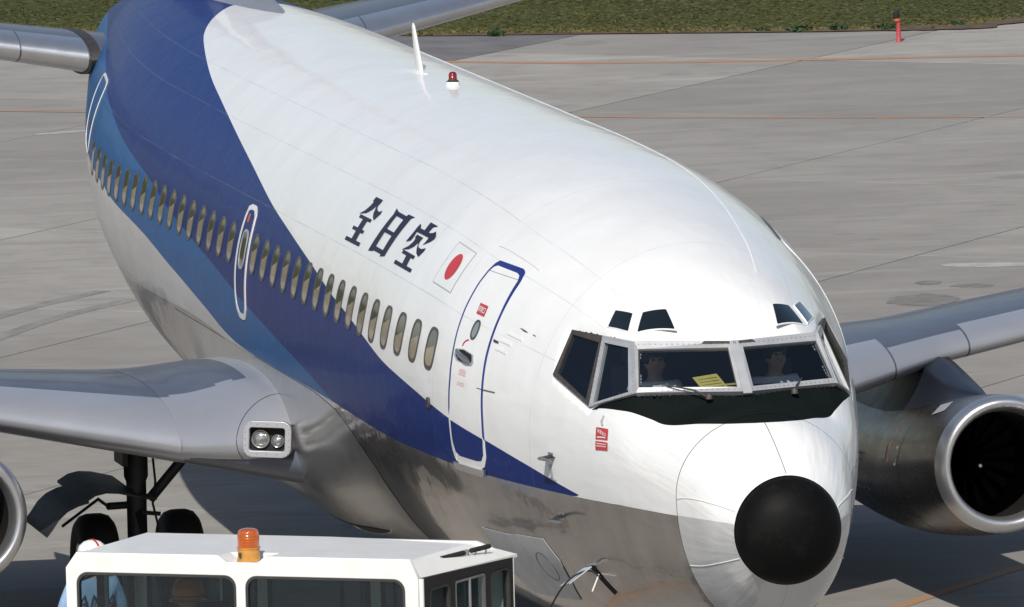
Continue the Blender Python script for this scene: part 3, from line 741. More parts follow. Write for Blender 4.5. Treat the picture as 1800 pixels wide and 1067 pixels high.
def hull_text(name, body, a0, t0, w, h, mat, parent, off):
    me = text_mesh(body); co = np.empty(len(me.vertices) * 3); me.vertices.foreach_get('co', co); co = co.reshape(-1, 3)
    co -= (co.max(0) + co.min(0)) / 2; co *= np.array([w, h, 0]) / np.maximum(np.ptp(co, axis=0), 1e-6)
    co = np.stack([a0 - co[:, 0], t0 * G - co[:, 1], 0 * co[:, 0]], 1); me.vertices.foreach_set('co', co.ravel()); me.update()
    return conform(name, me, off, mat, parent, .08)
hull_text('exit_lettering', '非常口', 4.632, 1.0478, .140, .060, M['white'], door, .013)
HD = [(4.84, 1.2695), (4.681, 1.2554), (4.473, 1.262), (4.437, 1.2949), (4.465, 1.3166), (4.78, 1.3202), (4.86, 1.3013)]
hc = np.array(HD).mean(0)
hnd = conform('door_handle_recess', [tuple(hc + (np.array(q) - hc) * .86) for q in HD], .009, M['dark'], door)
ring('recess_rim', HD, [tuple(hc + (np.array(q) - hc) * .86) for q in HD], .013, [M['frame']], hnd, 40)
tube('handle', [hull(4.80, 1.276, .02), hull(4.70, 1.288, .03), hull(4.56, 1.298, .024), hull(4.49, 1.306, .015)], [.016, .024, .026, .014], M['steel'], hnd, 8)
for i, (t0, w) in enumerate(((1.350, .10), (1.358, .15), (1.367, .14), (1.376, .15), (1.414, .14), (1.424, .15))):
    conform('instruction_line', [(4.615 + w / 2, t0), (4.615 - w / 2, t0 - .004), (4.615 - w / 2, t0 + .0005), (4.615 + w / 2, t0 + .0045)], .009, simple('faded_red_print', (.70, .42, .42), .5), door)
tube('turn_arrow', hull(np.array([4.731, 4.722, 4.70, 4.665, 4.645]), np.array([1.245, 1.230, 1.218, 1.209, 1.206]), .009), .006, M['deep_red'], door, 6)
tube('upper_seam', hull(np.linspace(4.95, 4.34, 9), np.linspace(.866, .836, 9), .006), .0025, M['pane_rim'], door, 6)
conform('door_sill', [(4.86, 1.788), (4.19, 1.780), (4.235, 1.812), (4.84, 1.818)], .020, M['polished'], plane, .07, thick=.02)
tube('rain_gutter', hull(np.linspace(5.18, 4.14, 14), np.array([.742, .737, .734, .732, .731, .7305, .7303, .7303, .7305, .731, .732, .734, .7365, .739]), .004), .006, M['white'], plane, 6)
for a0, a1, t0 in ((4.10, 3.86, 1.135), (4.12, 3.90, 1.182), (4.02, 3.70, 1.088)):
    conform('hinge_cover', [(a0, t0), (a1, t0), (a1, t0 + .012), (a0, t0 + .012)], .006, M['white'], plane, thick=.005)
conform('dark_hinge_plate', [(4.20, 1.150), (4.12, 1.151), (4.10, 1.160), (4.19, 1.162)], .010, M['gasket'], plane, thick=.01)  # dark raised plate beside the door hinge
conform('paint_chip', [(3.84, 1.044), (3.80, 1.041), (3.70, 1.043), (3.66, 1.048), (3.74, 1.051)], .003, M['pane_rim'], plane)
conform('paint_chip', [(3.58, 1.043), (3.53, 1.042), (3.50, 1.046), (3.55, 1.048)], .003, M['pane_rim'], plane)
tube('door_stop', hull(np.linspace(4.29, 3.94, 5), np.linspace(1.406, 1.393, 5), .006), .004, M['pane_rim'], plane, 6)
conform('drain_fitting', superell(5.40, 1.583, .03, .045, 12), .02, M['brown'], plane, thick=.02)

# --- aft service door (starboard)
AO = superell(23.32, 1.275, .42, .47, 40, 6); AI = superell(23.32, 1.282, .392, .442, 40, 6)
ad = conform('aft_service_door', AO, .003, M['livery'], plane, .10, liv=True)
ring('door_outline', AO, AI, .008, [M['white']], ad, 60)
conform('release_placard', [(23.2, 1.33), (23.3, 1.33), (23.3, 1.38), (23.2, 1.38)], .008, M['red'], ad)

# --- lettering 全日空, flag
GL = {
    'zen': [[(9.371, .8420), (9.075, .8420), (9.07, .86), (9.085, .8785), (9.048, .8898), (8.972, .8984), (8.892, .8992), (8.840, .8875), (8.806, .9045), (8.841, .922), (8.893, .9475), (8.993, .9349), (9.06, .9181), (9.09, .8999), (9.133, .8817), (9.177, .9055), (9.296, .9314), (9.531, .9498), (9.407, .924), (9.34, .8933), (9.322, .8703), (9.372, .8673)],
            [(9.458, .9480), (8.965, .9480), (8.965, .9648), (9.458, .9648)], [(9.278, .9640), (9.092, .9640), (9.105, 1.0702), (9.288, 1.0702)],
            [(9.458, 1.0100), (8.990, 1.0100), (8.990, 1.0270), (9.458, 1.0270)], [(9.520, 1.0680), (8.900, 1.0680), (8.900, 1.0868), (9.520, 1.0868)]],
    'nichi': [[(8.437, .8463), (8.264, .8597), (8.312, 1.0487), (8.331, 1.0732), (8.496, 1.0818), (8.394, .8787)],
              [(7.95, .8449), (7.695, .8423), (7.774, .8582), (7.78, .8786), (7.858, 1.0691), (8.021, 1.0803), (8.014, 1.0644), (7.98, .8768), (7.969, .8572)],
              [(8.32, .8570), (7.964, .8570), (7.964, .8790), (8.32, .8790)], [(8.33, .9520), (7.955, .9520), (7.955, .9710), (8.33, .9710)], [(8.346, 1.0470), (8.010, 1.0470), (8.010, 1.0690), (8.346, 1.0690)]],
    'sora': [[(7.13, .8260), (6.850, .8245), (6.958, .841), (6.967, .8755), (7.123, .8755)],
             [(7.381, .8542), (7.304, .8655), (7.286, .8730), (6.911, .8710), (6.828, .8619), (6.798, .8497), (6.702, .8689), (6.685, .8828), (6.729, .9023), (6.884, .9371), (6.858, .9169), (6.856, .8930), (7.315, .8960), (7.296, .9229), (7.315, .9452), (7.436, .9603), (7.422, .9416), (7.397, .9037), (7.397, .8792)],
             [(7.248, .9063), (7.005, .9056), (7.024, .9251), (7.006, .9444), (6.948, .9543), (6.851, .9549), (6.741, .9406), (6.736, .9567), (6.795, .9937), (6.912, .9833), (6.978, .9656), (7.049, .9373), (7.098, .9624), (7.209, .9849), (7.422, 1.0014), (7.274, .9714), (7.214, .9433), (7.216, .9256), (7.253, .9226)],
             [(7.359, .9970), (6.896, .9970), (6.896, 1.0148), (7.359, 1.0148)], [(7.170, 1.0090), (6.998, 1.0090), (6.985, 1.0572), (7.155, 1.0572)], [(7.433, 1.0560), (6.776, 1.0560), (6.776, 1.0745), (7.433, 1.0745)]]}
k = 0
for nm, polys in GL.items():
    for pl in polys:
        conform('lettering_stroke', pl, .0035 + .0004 * (k % 6), M['navy'], plane, .07); k += 1
fo = [(6.045, .8330), (5.477, .8330), (5.477, 1.0578), (6.045, 1.0578)]; fi = [(6.038, .8365), (5.484, .8365), (5.484, 1.0543), (6.038, 1.0543)]
flag = conform('flag_panel', fo, .003, M['white'], plane, .08)
ring('flag_border', fo, fi, .0055, [simple('grey_line', (.35, .35, .37), .5)], flag, 80, thick=.002)
conform('flag_disc', superell(5.760, .9465, .132, .132, 40, 2), .0055, M['red'], flag, .06)

# --- rescue signs under the cockpit
sg = conform('rescue_sign', [(2.061, 1.3672), (1.865, 1.3290), (1.845, 1.4150), (2.045, 1.4502)], .006, M['deep_red'], plane, .05)
hull_text('sign_lettering', '非常出口', 1.955, 1.382, .145, .052, M['white'], sg, .009)
conform('sign_line', [(2.02, 1.426), (1.88, 1.399), (1.88, 1.407), (2.02, 1.434)], .009, M['cloth'], sg)
sg = conform('rescue_sign', [(2.045, 1.4640), (1.840, 1.4330), (1.828, 1.4980), (2.035, 1.5270)], .006, M['deep_red'], plane, .05)
for t0 in (1.472, 1.490): conform('sign_line', [(2.02, t0), (1.85, t0 - .024), (1.85, t0 - .015), (2.02, t0 + .009)], .009, simple('faded_print', (.75, .45, .42), .5), sg)
tube('drain_mast', [hull(1.985, 1.262, .004), hull(1.975, 1.30, .02), hull(1.968, 1.326, .006)], .010, M['frame'], plane, 6)

# --- cockpit windows, frames, interior
def mir(v): return V3((-v.x, v.y, v.z))
cock = []
for side in (1, -1):
    for k, (fo, gl) in WIN.items():
        F_ = [q.copy() if side == 1 else mir(q) for q in fo]; G_ = [q.copy() if side == 1 else mir(q) for q in gl]
        c, n = planes[k]; n = n if side == 1 else mir(n)
        off = .014 if k != 'aft' else .010
        Vv = [q + n * off for q in F_] + [q + n * off for q in G_] + [q - n * .035 for q in F_] + [q - n * .03 for q in G_]
        Ff = []
        for i in range(4):
            j = (i + 1) % 4
            Ff += [(i, j, 4 + j, 4 + i), (8 + j, 8 + i, i, j), (4 + i, 4 + j, 12 + j, 12 + i)]
        bm = bmesh.new(); vs = [bm.verts.new(v) for v in Vv]
        for f in Ff:
            bm.faces.new([vs[i] for i in f])
        nm = {'windshield': 'windshield_frame', 'side': 'sliding_window_frame', 'aft': 'aft_window_frame'}[k]
        fr = bm_obj(nm, bm, M['frame'] if k != 'aft' else M['brown'], plane)
        Gp = [q - n * ((q - (c if side == 1 else mir(c))).dot(n)) - n * .012 for q in G_]; cc = sum(Gp, V3()) / 4
        bm = bmesh.new(); bm.faces.new([bm.verts.new(cc + (q - cc) * 1.012) for q in Gp]); bm_obj('glass', bm, M['windshield'], fr)
        # dark gasket inside the metal
        gi = [cc + (q - cc) * .975 for q in Gp]; bm = bmesh.new(); a_ = [bm.verts.new(cc + (q - cc) * 1.0 + n * .010) for q in Gp]; b_ = [bm.verts.new(q + n * .010) for q in gi]
        for i in range(4): j = (i + 1) % 4; bm.faces.new([a_[i], a_[j], b_[j], b_[i]])
        bm_obj('gasket', bm, M['gasket'], fr)
        # screws along the frame
        if k != 'aft' or True:
            sc = []
            for i in range(4):
                j = (i + 1) % 4; L = (F_[j] - F_[i]).length; m = max(3, int(L / .048))
                for q in range(m):
                    t = (q + .5) / m
                    for w in ((.30,) if k != 'windshield' else (.45,)):
                        p = (F_[i].lerp(F_[j], t)).lerp(G_[i].lerp(G_[j], t), w) + n * (off + .0015); sc.append(p)
            bm = bmesh.new(); ux = (F_[1] - F_[0]).normalized(); uy = n.cross(ux)
            for p in sc: bm.faces.new([bm.verts.new(p + (ux * math.cos(h * PI / 3) + uy * math.sin(h * PI / 3)) * .0042) for h in range(6)])
            o = bm_obj('screws', bm, M['gasket'], fr); o['kind'] = 'stuff'
    # eyebrow windows
    for pts in ([(2.634, .668), (2.424, .601), (2.285, .701), (2.325, .715), (2.548, .775)], [(2.348, .545), (2.225, .398), (1.992, .402), (2.195, .655)]):
        pp = [(a, t * side) for a, t in pts]; c0 = np.array(pp).mean(0)
        big = [tuple(c0 + (np.array(q) - c0) * 1.10) for q in pp]
        fr = ring('eyebrow_window', big, pp, .008, [M['white']], plane, 60, thick=.010); conform('pane', pp, .007, M['eyebrow'], fr, .06)
# centre post cover and brow sealant
box('centre_post', (0, 1.497, 3.797), (.075, .60, .016), M['frame'], plane, m=Matrix.Rotation(math.atan2(.36, .45), 4, 'X'), bev=.004)
for side, x0, x1 in ((1, .0, .24), (-1, .0, .17)):
    A = A0.lerp(A1, .02); e = (A1 - A0).normalized(); dn = (A3 - A0).normalized(); n = planes['windshield'][1]
    q = [A0 + e * x0 + dn * .002, A0 + e * x1 + dn * .002, A0 + e * (x1 + .03) + dn * .034, A0 + e * x0 + dn * .034]
    q = [p + n * .0165 for p in q]; q = q if side == 1 else [mir(p) for p in q]
    bm = bmesh.new(); bm.faces.new([bm.verts.new(p) for p in q]); bm_obj('worn_sealant', bm, M['brown'], plane)
# wipers
for pts, blade in (([(-.315, 1.30, 3.585), (-.42, 1.42, 3.64), (-.64, 1.60, 3.675)], [(-.34, 1.43, 3.672), (-.66, 1.62, 3.70)]), ([(.415, 1.38, 3.585), (.45, 1.46, 3.63), (.53, 1.60, 3.67)], [(.44, 1.50, 3.70), (.555, 1.635, 3.715)])):
    w = tube('wiper', pts, [.012, .008, .006], M['gasket'], plane, 6)
    lathe('pivot', [(0, 0), (.03, 0), (.026, .03), (.012, .045), (0, .045)], M['brown'], w, origin=(pts[0][0], pts[0][1], pts[0][2] - .01), seg=10)
# flight deck
box('flight_deck_floor', (0, 3.15, 2.50), (1.7, 1.8, .05), M['interior'], plane)
_t = np.linspace(-PI, PI, 49)[:-1]; _c = np.array([0, 0, 3.0])
loft('flight_deck_bulkhead', [(hull(np.full(48, a), _t) - _c) * [.94, 1, .94] + _c for a in (4.05, 4.1)], M['interior'], plane)
bm = bmesh.new()
prof = [(1.40, 3.50, .20), (1.55, 3.555, .46), (1.80, 3.575, .66), (2.12, 3.575, .84), (2.14, 3.50, .84), (2.16, 2.6, .84)]
L_ = [bm.verts.new((-w, y, z)) for y, z, w in prof]; R_ = [bm.verts.new((w, y, z)) for y, z, w in prof]
for i in range(len(prof) - 1): bm.faces.new([L_[i], L_[i + 1], R_[i + 1], R_[i]])
bm_obj('glareshield', bm, M['dash'], plane)
box('overhead_panel', (0, 2.55, 4.22), (.7, .8, .06), M['interior'], plane, m=Matrix.Rotation(R(22), 4, 'X'), bev=.01)
box('centre_pedestal', (0, 2.6, 2.95), (.36, .9, .75), M['interior'], plane, bev=.02)
def pilot_seat(x, y):
    s = empty('pilot_seat', (x, y, 2.58)); s.parent = plane
    box('seat_cushion', (0, 0, .36), (.46, .46, .12), M['seat'], s, bev=.03)
    box('seat_back', (0, .28, .74), (.46, .10, .72), M['seat'], s, bev=.03, m=Matrix.Rotation(R(-8), 4, 'X'))
    box('headrest', (0, .36, 1.20), (.26, .08, .18), M['seat'], s, bev=.03)
    for sx in (-.26, .26): box('armrest', (sx, .05, .58), (.05, .34, .05), M['interior'], s, bev=.01)
    tube('pedestal', [(0, 0, 0), (0, 0, .32)], .07, M['gear'], s, 10)
pilot_seat(-.53, 2.62); pilot_seat(.53, 2.62)

# --- crown antenna, beacon, probes
rings = []
for h, a0, ch, w in ((0, 14.08, .34, .030), (.02, 14.085, .33, .024), (.40, 14.42, .11, .014), (.425, 14.46, .06, .004)):
    rings.append([(w * math.sin(t) * (1 if abs(math.cos(t)) < .99 else .2), a0 + ch / 2 - ch / 2 * math.cos(t), 5.1 + h) for t in np.linspace(0, 2 * PI, 17)[:-1]])
ant = loft('blade_antenna', rings, M['white'], plane, ang=50)
bm = bmesh.new(); r = bmesh.ops.create_circle(bm, cap_ends=True, segments=28, radius=1); bmesh.ops.scale(bm, vec=(.085, .36, 1), verts=bm.verts); bmesh.ops.translate(bm, vec=(0, 14.28, 5.105), verts=bm.verts)
r = bmesh.ops.extrude_face_region(bm, geom=bm.faces[:]); bmesh.ops.translate(bm, vec=(0, 0, -.012), verts=[v for v in r['geom'] if isinstance(v, bmesh.types.BMVert)])
bm_obj('antenna_base', bm, M['white'], ant)
bc = lathe('anti_collision_light', [(.0, 0), (.064, 0), (.064, .038), (.055, .048), (0, .048)], M['white'], plane, origin=(0, 12.74, 5.088), seg=24)
lathe('lens', [(.0, .0), (.038, .0), (.038, .052), (.031, .070), (.018, .078), (0, .080)], M['red_lens'], bc, origin=(0, 12.74, 5.145), seg=24)
lathe('lens_skirt', [(.0, .0), (.060, .0), (.045, .012), (.040, .018), (0, .018)], M['gasket'], bc, origin=(0, 12.74, 5.135), seg=24)
def pitot(a, th):
    m = hull(a, th); n = nrm(np.array([a]), np.array([th]))[0]; f = np.array([0, -1, 0]); f = f - n * (f @ n); f /= np.linalg.norm(f)
    up = np.cross(n, f)
    b = conform('pitot_probe', [(a + .055, th - .02), (a - .03, th - .02), (a - .03, th + .02), (a + .055, th + .02)], .004, M['steel'], plane, thick=.004)
    rings = []
    for t, c in ((0, .17), (.05, .13), (.10, .09), (.125, .06)):
        q = m + n * t - f * (.015 - t * .3)
        rings.append([q + f * c / 2 + up * .0, q + up * .014, q - f * c / 2, q - up * .014])
    loft('strut', rings, M['gear'], b)
    e = m + n * .118 + f * .03
    tube('tube', [e - f * .03, e + f * .06, e + f * .16, e + f * .19], [.012, .014, .010, .006], M['steel'], b, 8)
pitot(2.84, 1.628); pitot(2.84, 1.925)
conform('probe_shadow_strip', [(2.90, 1.668), (2.85, 1.666), (2.845, 1.735), (2.895, 1.738)], .003, simple('pale_grey_painted_shadow', (.42, .43, .45), .4), plane)  # shadow cast by the upper probe, painted as a pale grey strip
tube('lap_joint', hull(np.linspace(2.75, 17.6, 90), np.interp(np.linspace(2.75, 17.6, 90), [2.75, 3.3, 4.7, 6.3, 7.6, 8.5, 17.6], [-.352, -.379, -.393, -.407, -.389, -.37, -.36]), .002), .0042, M['white'], plane, 6)
PO_ = superell(5.13, -1.235, .47, .99, 60, 7); PI_ = superell(5.13, -1.245, .43, .94, 60, 7)
edoor = conform('entry_door', PI_, .005, M['livery'], plane, .08, liv=True, thick=.006)
conform('door_top_band', [(5.72, -.690), (4.75, -.690), (4.75, -.722), (5.72, -.722)], .010, M['blue_trim'], edoor)
# belly access panel, ground power receptacle
pn = conform('access_panel', [(4.75, 2.088), (4.06, 2.082), (3.95, 2.074), (3.40, 2.068), (3.28, 2.185), (3.36, 2.33), (3.52, 2.46), (4.75, 2.47)], .008, simple('pale_panel_paint', (.56, .56, .565), .4, .1), plane, .08, thick=.003)
ring('panel_port', superell(3.66, 2.24, .16, .16, 30, 2), superell(3.66, 2.24, .152, .152, 30, 2), .0105, [M['pane_rim']], pn, 30, thick=.002)
pr = conform('power_receptacle', [(2.72, 2.20), (2.62, 2.195), (2.50, 2.375), (2.60, 2.395)], .004, M['dark'], plane)
h0, h1 = V3(hull(2.84, 2.212, .01)), V3(hull(2.66, 2.197, .01)); od = V3((-.72, .35, -.60)).normalized()
bm = bmesh.new(); q = [h0, h1, h1 + od * .24, h0 + od * .26]; nn = (q[1] - q[0]).cross(q[3] - q[0]).normalized() * .010
v1 = [bm.verts.new(p) for p in q]; v2 = [bm.verts.new(p + nn) for p in q]; bm.faces.new(v1); bm.faces.new(v2[::-1])
for i in range(4): j = (i + 1) % 4; bm.faces.new([v1[i], v2[i], v2[j], v1[j]])
bm_obj('receptacle_door', bm, simple('blue_grey_door_paint', (.50, .55, .62), .4, .1), pr)
tube('door_strut', [hull(2.62, 2.25, .0), V3(hull(2.62, 2.25, 0)) + V3((-.06, 0, -.14))], .007, M['white'], pr, 6)
for a0, a1, s in ((3.08, 2.50, -1.86),):
    tube('static_mast', [hull(a0, s, 0), V3(hull(a0, s, .12)), V3(hull(a0 - .1, s, .14))], [.02, .014, .008], M['gear'], plane, 6)

# ------------------------------------------------------------------ wings
def airfoil(n=26, tc=.12, camber=.015):
    xs = (1 - np.cos(np.linspace(0, PI, n))) / 2
    yt = 5 * tc * (.2969 * np.sqrt(xs) - .126 * xs - .3516 * xs ** 2 + .2843 * xs ** 3 - .1036 * xs ** 4)
    yc = camber * 4 * xs * (1 - xs)
    up = list(zip(xs[::-1], (yc + yt)[::-1])); lo = list(zip(xs[1:-1], (yc - yt)[1:-1])); return up + lo
LEa = lambda s: 9.77 + .89 * s if s < 4.9 else 9.77 + .89 * 4.9 + .53 * (s - 4.9)
LEz = lambda s: 1.68 + .115 * s if s < 4.9 else 1.68 + .115 * 4.9 + .105 * (s - 4.9)
TEa = lambda s: 17.45 if s < 4.9 else 17.45 + .325 * (s - 4.9)
TEz = lambda s: 1.93 + .050 * s if s < 4.9 else 1.93 + .050 * 4.9 + .105 * (s - 4.9)
def tcs(s): return np.interp(s, [1.2, 2.0, 3, 4.9, 14.2], [.112, .109, .106, .104, .100])
def wing_section(s, side, x0=0.0, x1=1.0, off=0.0, n=26, grow=1.0, fwd=0.0):
    c0, z0, c1, z1 = LEa(s) - fwd, LEz(s), TEa(s), TEz(s); ch = c1 - c0; out = []
    prof_ = airfoil(n, tcs(s) * grow, .012)
    for x, y in prof_:
        out.append((side * s, c0 + x * ch, z0 + (z1 - z0) * x + y * ch))
    return out
SS = [1.2, 1.6, 2.0, 2.4, 2.8, 3.2, 3.8, 4.4, 4.9, 5.6, 7, 9, 11, 13, 14.0, 14.17]
def le_section(s, side, xf=.17, off=.004):
    c0, z0, c1, z1 = LEa(s), LEz(s), TEa(s), TEz(s); ch = c1 - c0; xs = np.r_[np.linspace(1, 0, 13) ** 2 * xf]
    tc = tcs(s); yt = lambda x: 5 * tc * (.2969 * np.sqrt(x) - .126 * x - .3516 * x ** 2 + .2843 * x ** 3 - .1036 * x ** 4); yc = lambda x: .012 * 4 * x * (1 - x)
    up = [(x, yc(x) + yt(x) + off / ch * (x < xf)) for x in xs]; lo = [(x, yc(x) - yt(x) - off / ch * (x < xf)) for x in xs[::-1][1:]]
    return [(side * s, c0 + x * ch - off * (1 - min(1, x / .02)), z0 + (z1 - z0) * x + y * ch) for x, y in up + lo]
def make_wing(side):
    w = loft('wing', [wing_section(s, side) for s in SS], M['skin_metal'], plane, ang=40)
    lim = ((2.66, 4.30), (4.32, 5.18), (5.20, 9.4), (9.42, 14.1)); xf = (.20, .155, .16, .17)
    for (s0, s1), x in zip(lim, xf):
        o = loft('leading_edge', [le_section(s, side, x if s0 != 4.32 else .10) for s in np.linspace(s0, s1, 8)], M['le'], w, cap=False, closed=False, ang=60)
        if s0 == 4.32:
            pass
    # joint plates and flap track fairings
    for s in (3.35, 6.8, 9.6):
        c1, z1 = TEa(s), TEz(s); rr = []
        for t in np.linspace(0, 1, 12):
            r = .17 * math.sin(PI * min(1, t * 1.02 + .02)) ** .6 + .004; cz = z1 - .10 - .18 * t
            rr.append([(side * s + r * .62 * math.cos(q), c1 - 1.6 + 2.4 * t, cz + r * math.sin(q)) for q in np.linspace(0, 2 * PI, 15)[:-1]])
        loft('flap_track_fairing', rr, M['skin_metal'], w, ang=50)
    for s0, s1 in ((2.0, 4.2), (5.5, 9.2)):
        # flap gap line above trailing edge
        n = 10; ss = np.linspace(s0, s1, n)
        pts = []
        for s in ss:
            ch = TEa(s) - LEa(s); x = .74; tc = tcs(s); y = 5 * tc * (.2969 * x ** .5 - .126 * x - .3516 * x ** 2 + .2843 * x ** 3 - .1036 * x ** 4) + .012 * 4 * x * (1 - x)
            pts.append((side * s, LEa(s) + x * ch, LEz(s) + (TEz(s) - LEz(s)) * x + y * ch + .002))
        tube('flap_gap', [(p[0], p[1], p[2] - .010) for p in pts], .011, M['gasket'], w, 6)
    return w
wing_s = make_wing(-1); wing_p = make_wing(1)
# root fairing with the landing lamps
def root_fairing(side):
    rr = []
    for s, c0, z0, th in ((2.70, 12.165, 1.991, .650), (2.5, 11.945, 2.005, .70), (2.3, 11.70, 2.040, .79), (2.12, 11.52, 2.075, .88), (1.96, 11.43, 2.095, .93), (1.82, 11.41, 2.105, .94), (1.70, 11.44, 2.105, .92), (1.60, 11.53, 2.105, .89), (1.52, 11.68, 2.105, .85), (1.45, 11.92, 2.10, .79), (1.38, 12.3, 2.10, .73), (1.28, 13.2, 2.1, .68)):
        c1, z1 = TEa(s), TEz(s); ch = c1 - c0; t0 = .150 * th * 5.9 / ch
        rr.append(np.array([(side * s, c0 + x * ch, z0 + (z1 - z0) * x + y * ch) for x, y in airfoil(90, t0, .012)]))
    rr = np.array(rr); tk = np.arange(len(rr)); tf_ = np.linspace(0, len(rr) - 1, 110)
    fine = np.stack([[pchip(tk, rr[:, i, c], tf_) for c in range(3)] for i in range(rr.shape[1])]).transpose(2, 0, 1)
    f = loft('wing_root_fairing', [list(map(tuple, r)) for r in fine], [M['le'], M['skin_metal']], plane, ang=50)
    for pl in f.data.polygons:
        cx = pl.center; sx = abs(cx.x)
        if sx > 1.99 and cx.z > LEz(sx) and (cx.y - LEa(sx)) / (TEa(sx) - LEa(sx)) > .20: pl.material_index = 1
    if side == 1: return f
    # lamp housing set in the front of the fairing
    C = V3((-2.055, 11.395, 2.120)); fn = V3((-.36, -.925, .07)).normalized(); ux = V3((1, -.10, -.055)).normalized(); uy = ux.cross(-fn).normalized(); ux = (-fn).cross(uy) * -1
    ux = uy.cross(-fn).normalized()
    if ux.x < 0: ux = -ux
    if uy.z < 0: uy = -uy
    T = Matrix((ux, uy, fn)).transposed().to_4x4(); T.translation = C
    from mathutils.bvhtree import BVHTree
    bv = BVHTree.FromPolygons([v.co.copy() for v in f.data.vertices], [list(q.vertices) for q in f.data.polygons])
    loop_ = []
    for k in range(61):
        a_ = 2 * PI * k / 60; o_ = C + ux * (.315 * math.cos(a_)) + uy * (.375 * math.sin(a_)) + fn * .6
        h_ = bv.ray_cast(o_, -fn)
        if h_[0] is not None: loop_.append(h_[0] + h_[1] * .0 + fn * .001)
    if len(loop_) > 20: tube('cover_seam', loop_, .0045, M['gasket'], f, 6, cap=False)
    bm = bmesh.new(); bm.from_mesh(f.data); Ti = T.inverted(); kill_ = []
    for fc in bm.faces:
        q = Ti @ fc.calc_center_median()
        if abs(q.x) < .188 and abs(q.y) < .13 and -.35 < q.z < .12: kill_.append(fc)
    bmesh.ops.delete(bm, geom=kill_, context='FACES'); bm.to_mesh(f.data); bm.free()
    ho = panel('landing_light_frame', rrect(-.215, .215, -.158, .158, .085, 10), [rrect(-.168, .168, -.110, .110, .03)], .07, M['le'], T @ Matrix.Translation((0, 0, -.028)), f, .006)
    panel('housing', rrect(-.19, .19, -.13, .13, .02), [], .02, M['dark'], T @ Matrix.Translation((0, 0, -.085)), ho); panel('housing_wall', rrect(-.176, .176, -.118, .118, .03), [rrect(-.166, .166, -.108, .108, .03)], .10, M['dark'], T @ Matrix.Translation((0, 0, -.05)), ho)
    for x, r in ((-.068, .082), (.088, .058)):
        p = T @ V3((x, .0 if r > .07 else -.012, -.07))
        l = lathe('lamp', [(0, -.03), (r * .5, -.028), (r * .9, .0), (r, .02), (r, .028), (r * .92, .026), (r * .9, .018), (r * .7, .034), (r * .4, .046), (0, .050)], M['lampglass'], ho, seg=24)
        l.data.transform(T.to_3x3().to_4x4()); l.data.transform(Matrix.Translation(p))
    sc = bmesh.new()
    for q in rrect(-.205, .205, -.145, .145, .05, 2) + [(x, y) for x in (-.09, 0, .09) for y in (-.134, .134)] + [(x, y) for y in (-.06, 0, .06) for x in (-.197, .197)]:
        p = T @ V3((q[0], q[1], .0145)); sc.faces.new([sc.verts.new(p + (ux * math.cos(h * PI / 3) + uy * math.sin(h * PI / 3)) * .004) for h in range(6)])
    o = bm_obj('screws', sc, M['gasket'], ho); o['kind'] = 'stuff'
    return f
rf_s = root_fairing(-1); rf_p = root_fairing(1)
# wing-to-body fairing: swells out of the lower lobe behind the air packs
AFR = [(1.838, 10.3), (1.864, 9.46), (1.93, 8.92), (2.06, 8.43), (2.22, 8.28), (2.36, 8.43), (2.5, 8.68), (2.8, 9.1), (3.1416, 9.3)]
AMP = [(1.838, .0), (1.87, .015), (1.93, .06), (2.06, .17), (2.25, .30), (2.45, .30), (2.7, .15), (3.1416, .03)]
def sstep(x): x = np.clip(x, 0, 1); return x * x * (3 - 2 * x)
def fair_off(a, th):
    t = np.abs(th); af_ = np.interp(t, *zip(*AFR)); return .0035 + np.interp(t, *zip(*AMP)) * sstep((a - af_) / 3.0) * (1 - sstep((a - 15.2) / 2.0))
ths = np.r_[np.linspace(1.838, 2.2, 14), np.linspace(2.23, PI, 22)]; ths = np.r_[ths, 2 * PI - ths[::-1][1:]]
rows = []
for u in np.r_[np.linspace(0, 1, 60)]:
    a = np.array([np.interp(PI - abs(PI - t), *zip(*AFR)) for t in ths]); a = a + (17.3 - a) * u; tq = np.where(ths > PI, ths - 2 * PI, ths)
    rows.append(surf(a, tq) + nrm(a, tq) * fair_off(a, tq)[:, None])
belly = loft('body_fairing', rows, M['fairing'], plane, cap=False, closed=False, ang=60)
def on_fair(a, th, off): a = np.asarray(a, float); th = np.asarray(th, float); return surf(a, th) + nrm(a, th) * (fair_off(a, th) + off)[:, None]
sa_ = np.linspace(10.1, 12.2, 10); w_ = np.interp(np.linspace(0, 1, 10), [0, .25, .8, 1], [.004, .035, .045, .03])
lo_, hi_ = on_fair(sa_, 2.50 + w_, .005), on_fair(sa_, 2.50 - w_, .005)
mesh_obj('ram_air_inlet', list(lo_) + list(hi_), [(i, i + 1, 11 + i, 10 + i) for i in range(9)], M['dark'], belly, False)
tube('inlet_lip', on_fair(sa_, 2.50 + w_, .01), .012, M['fairing'], belly, 6)

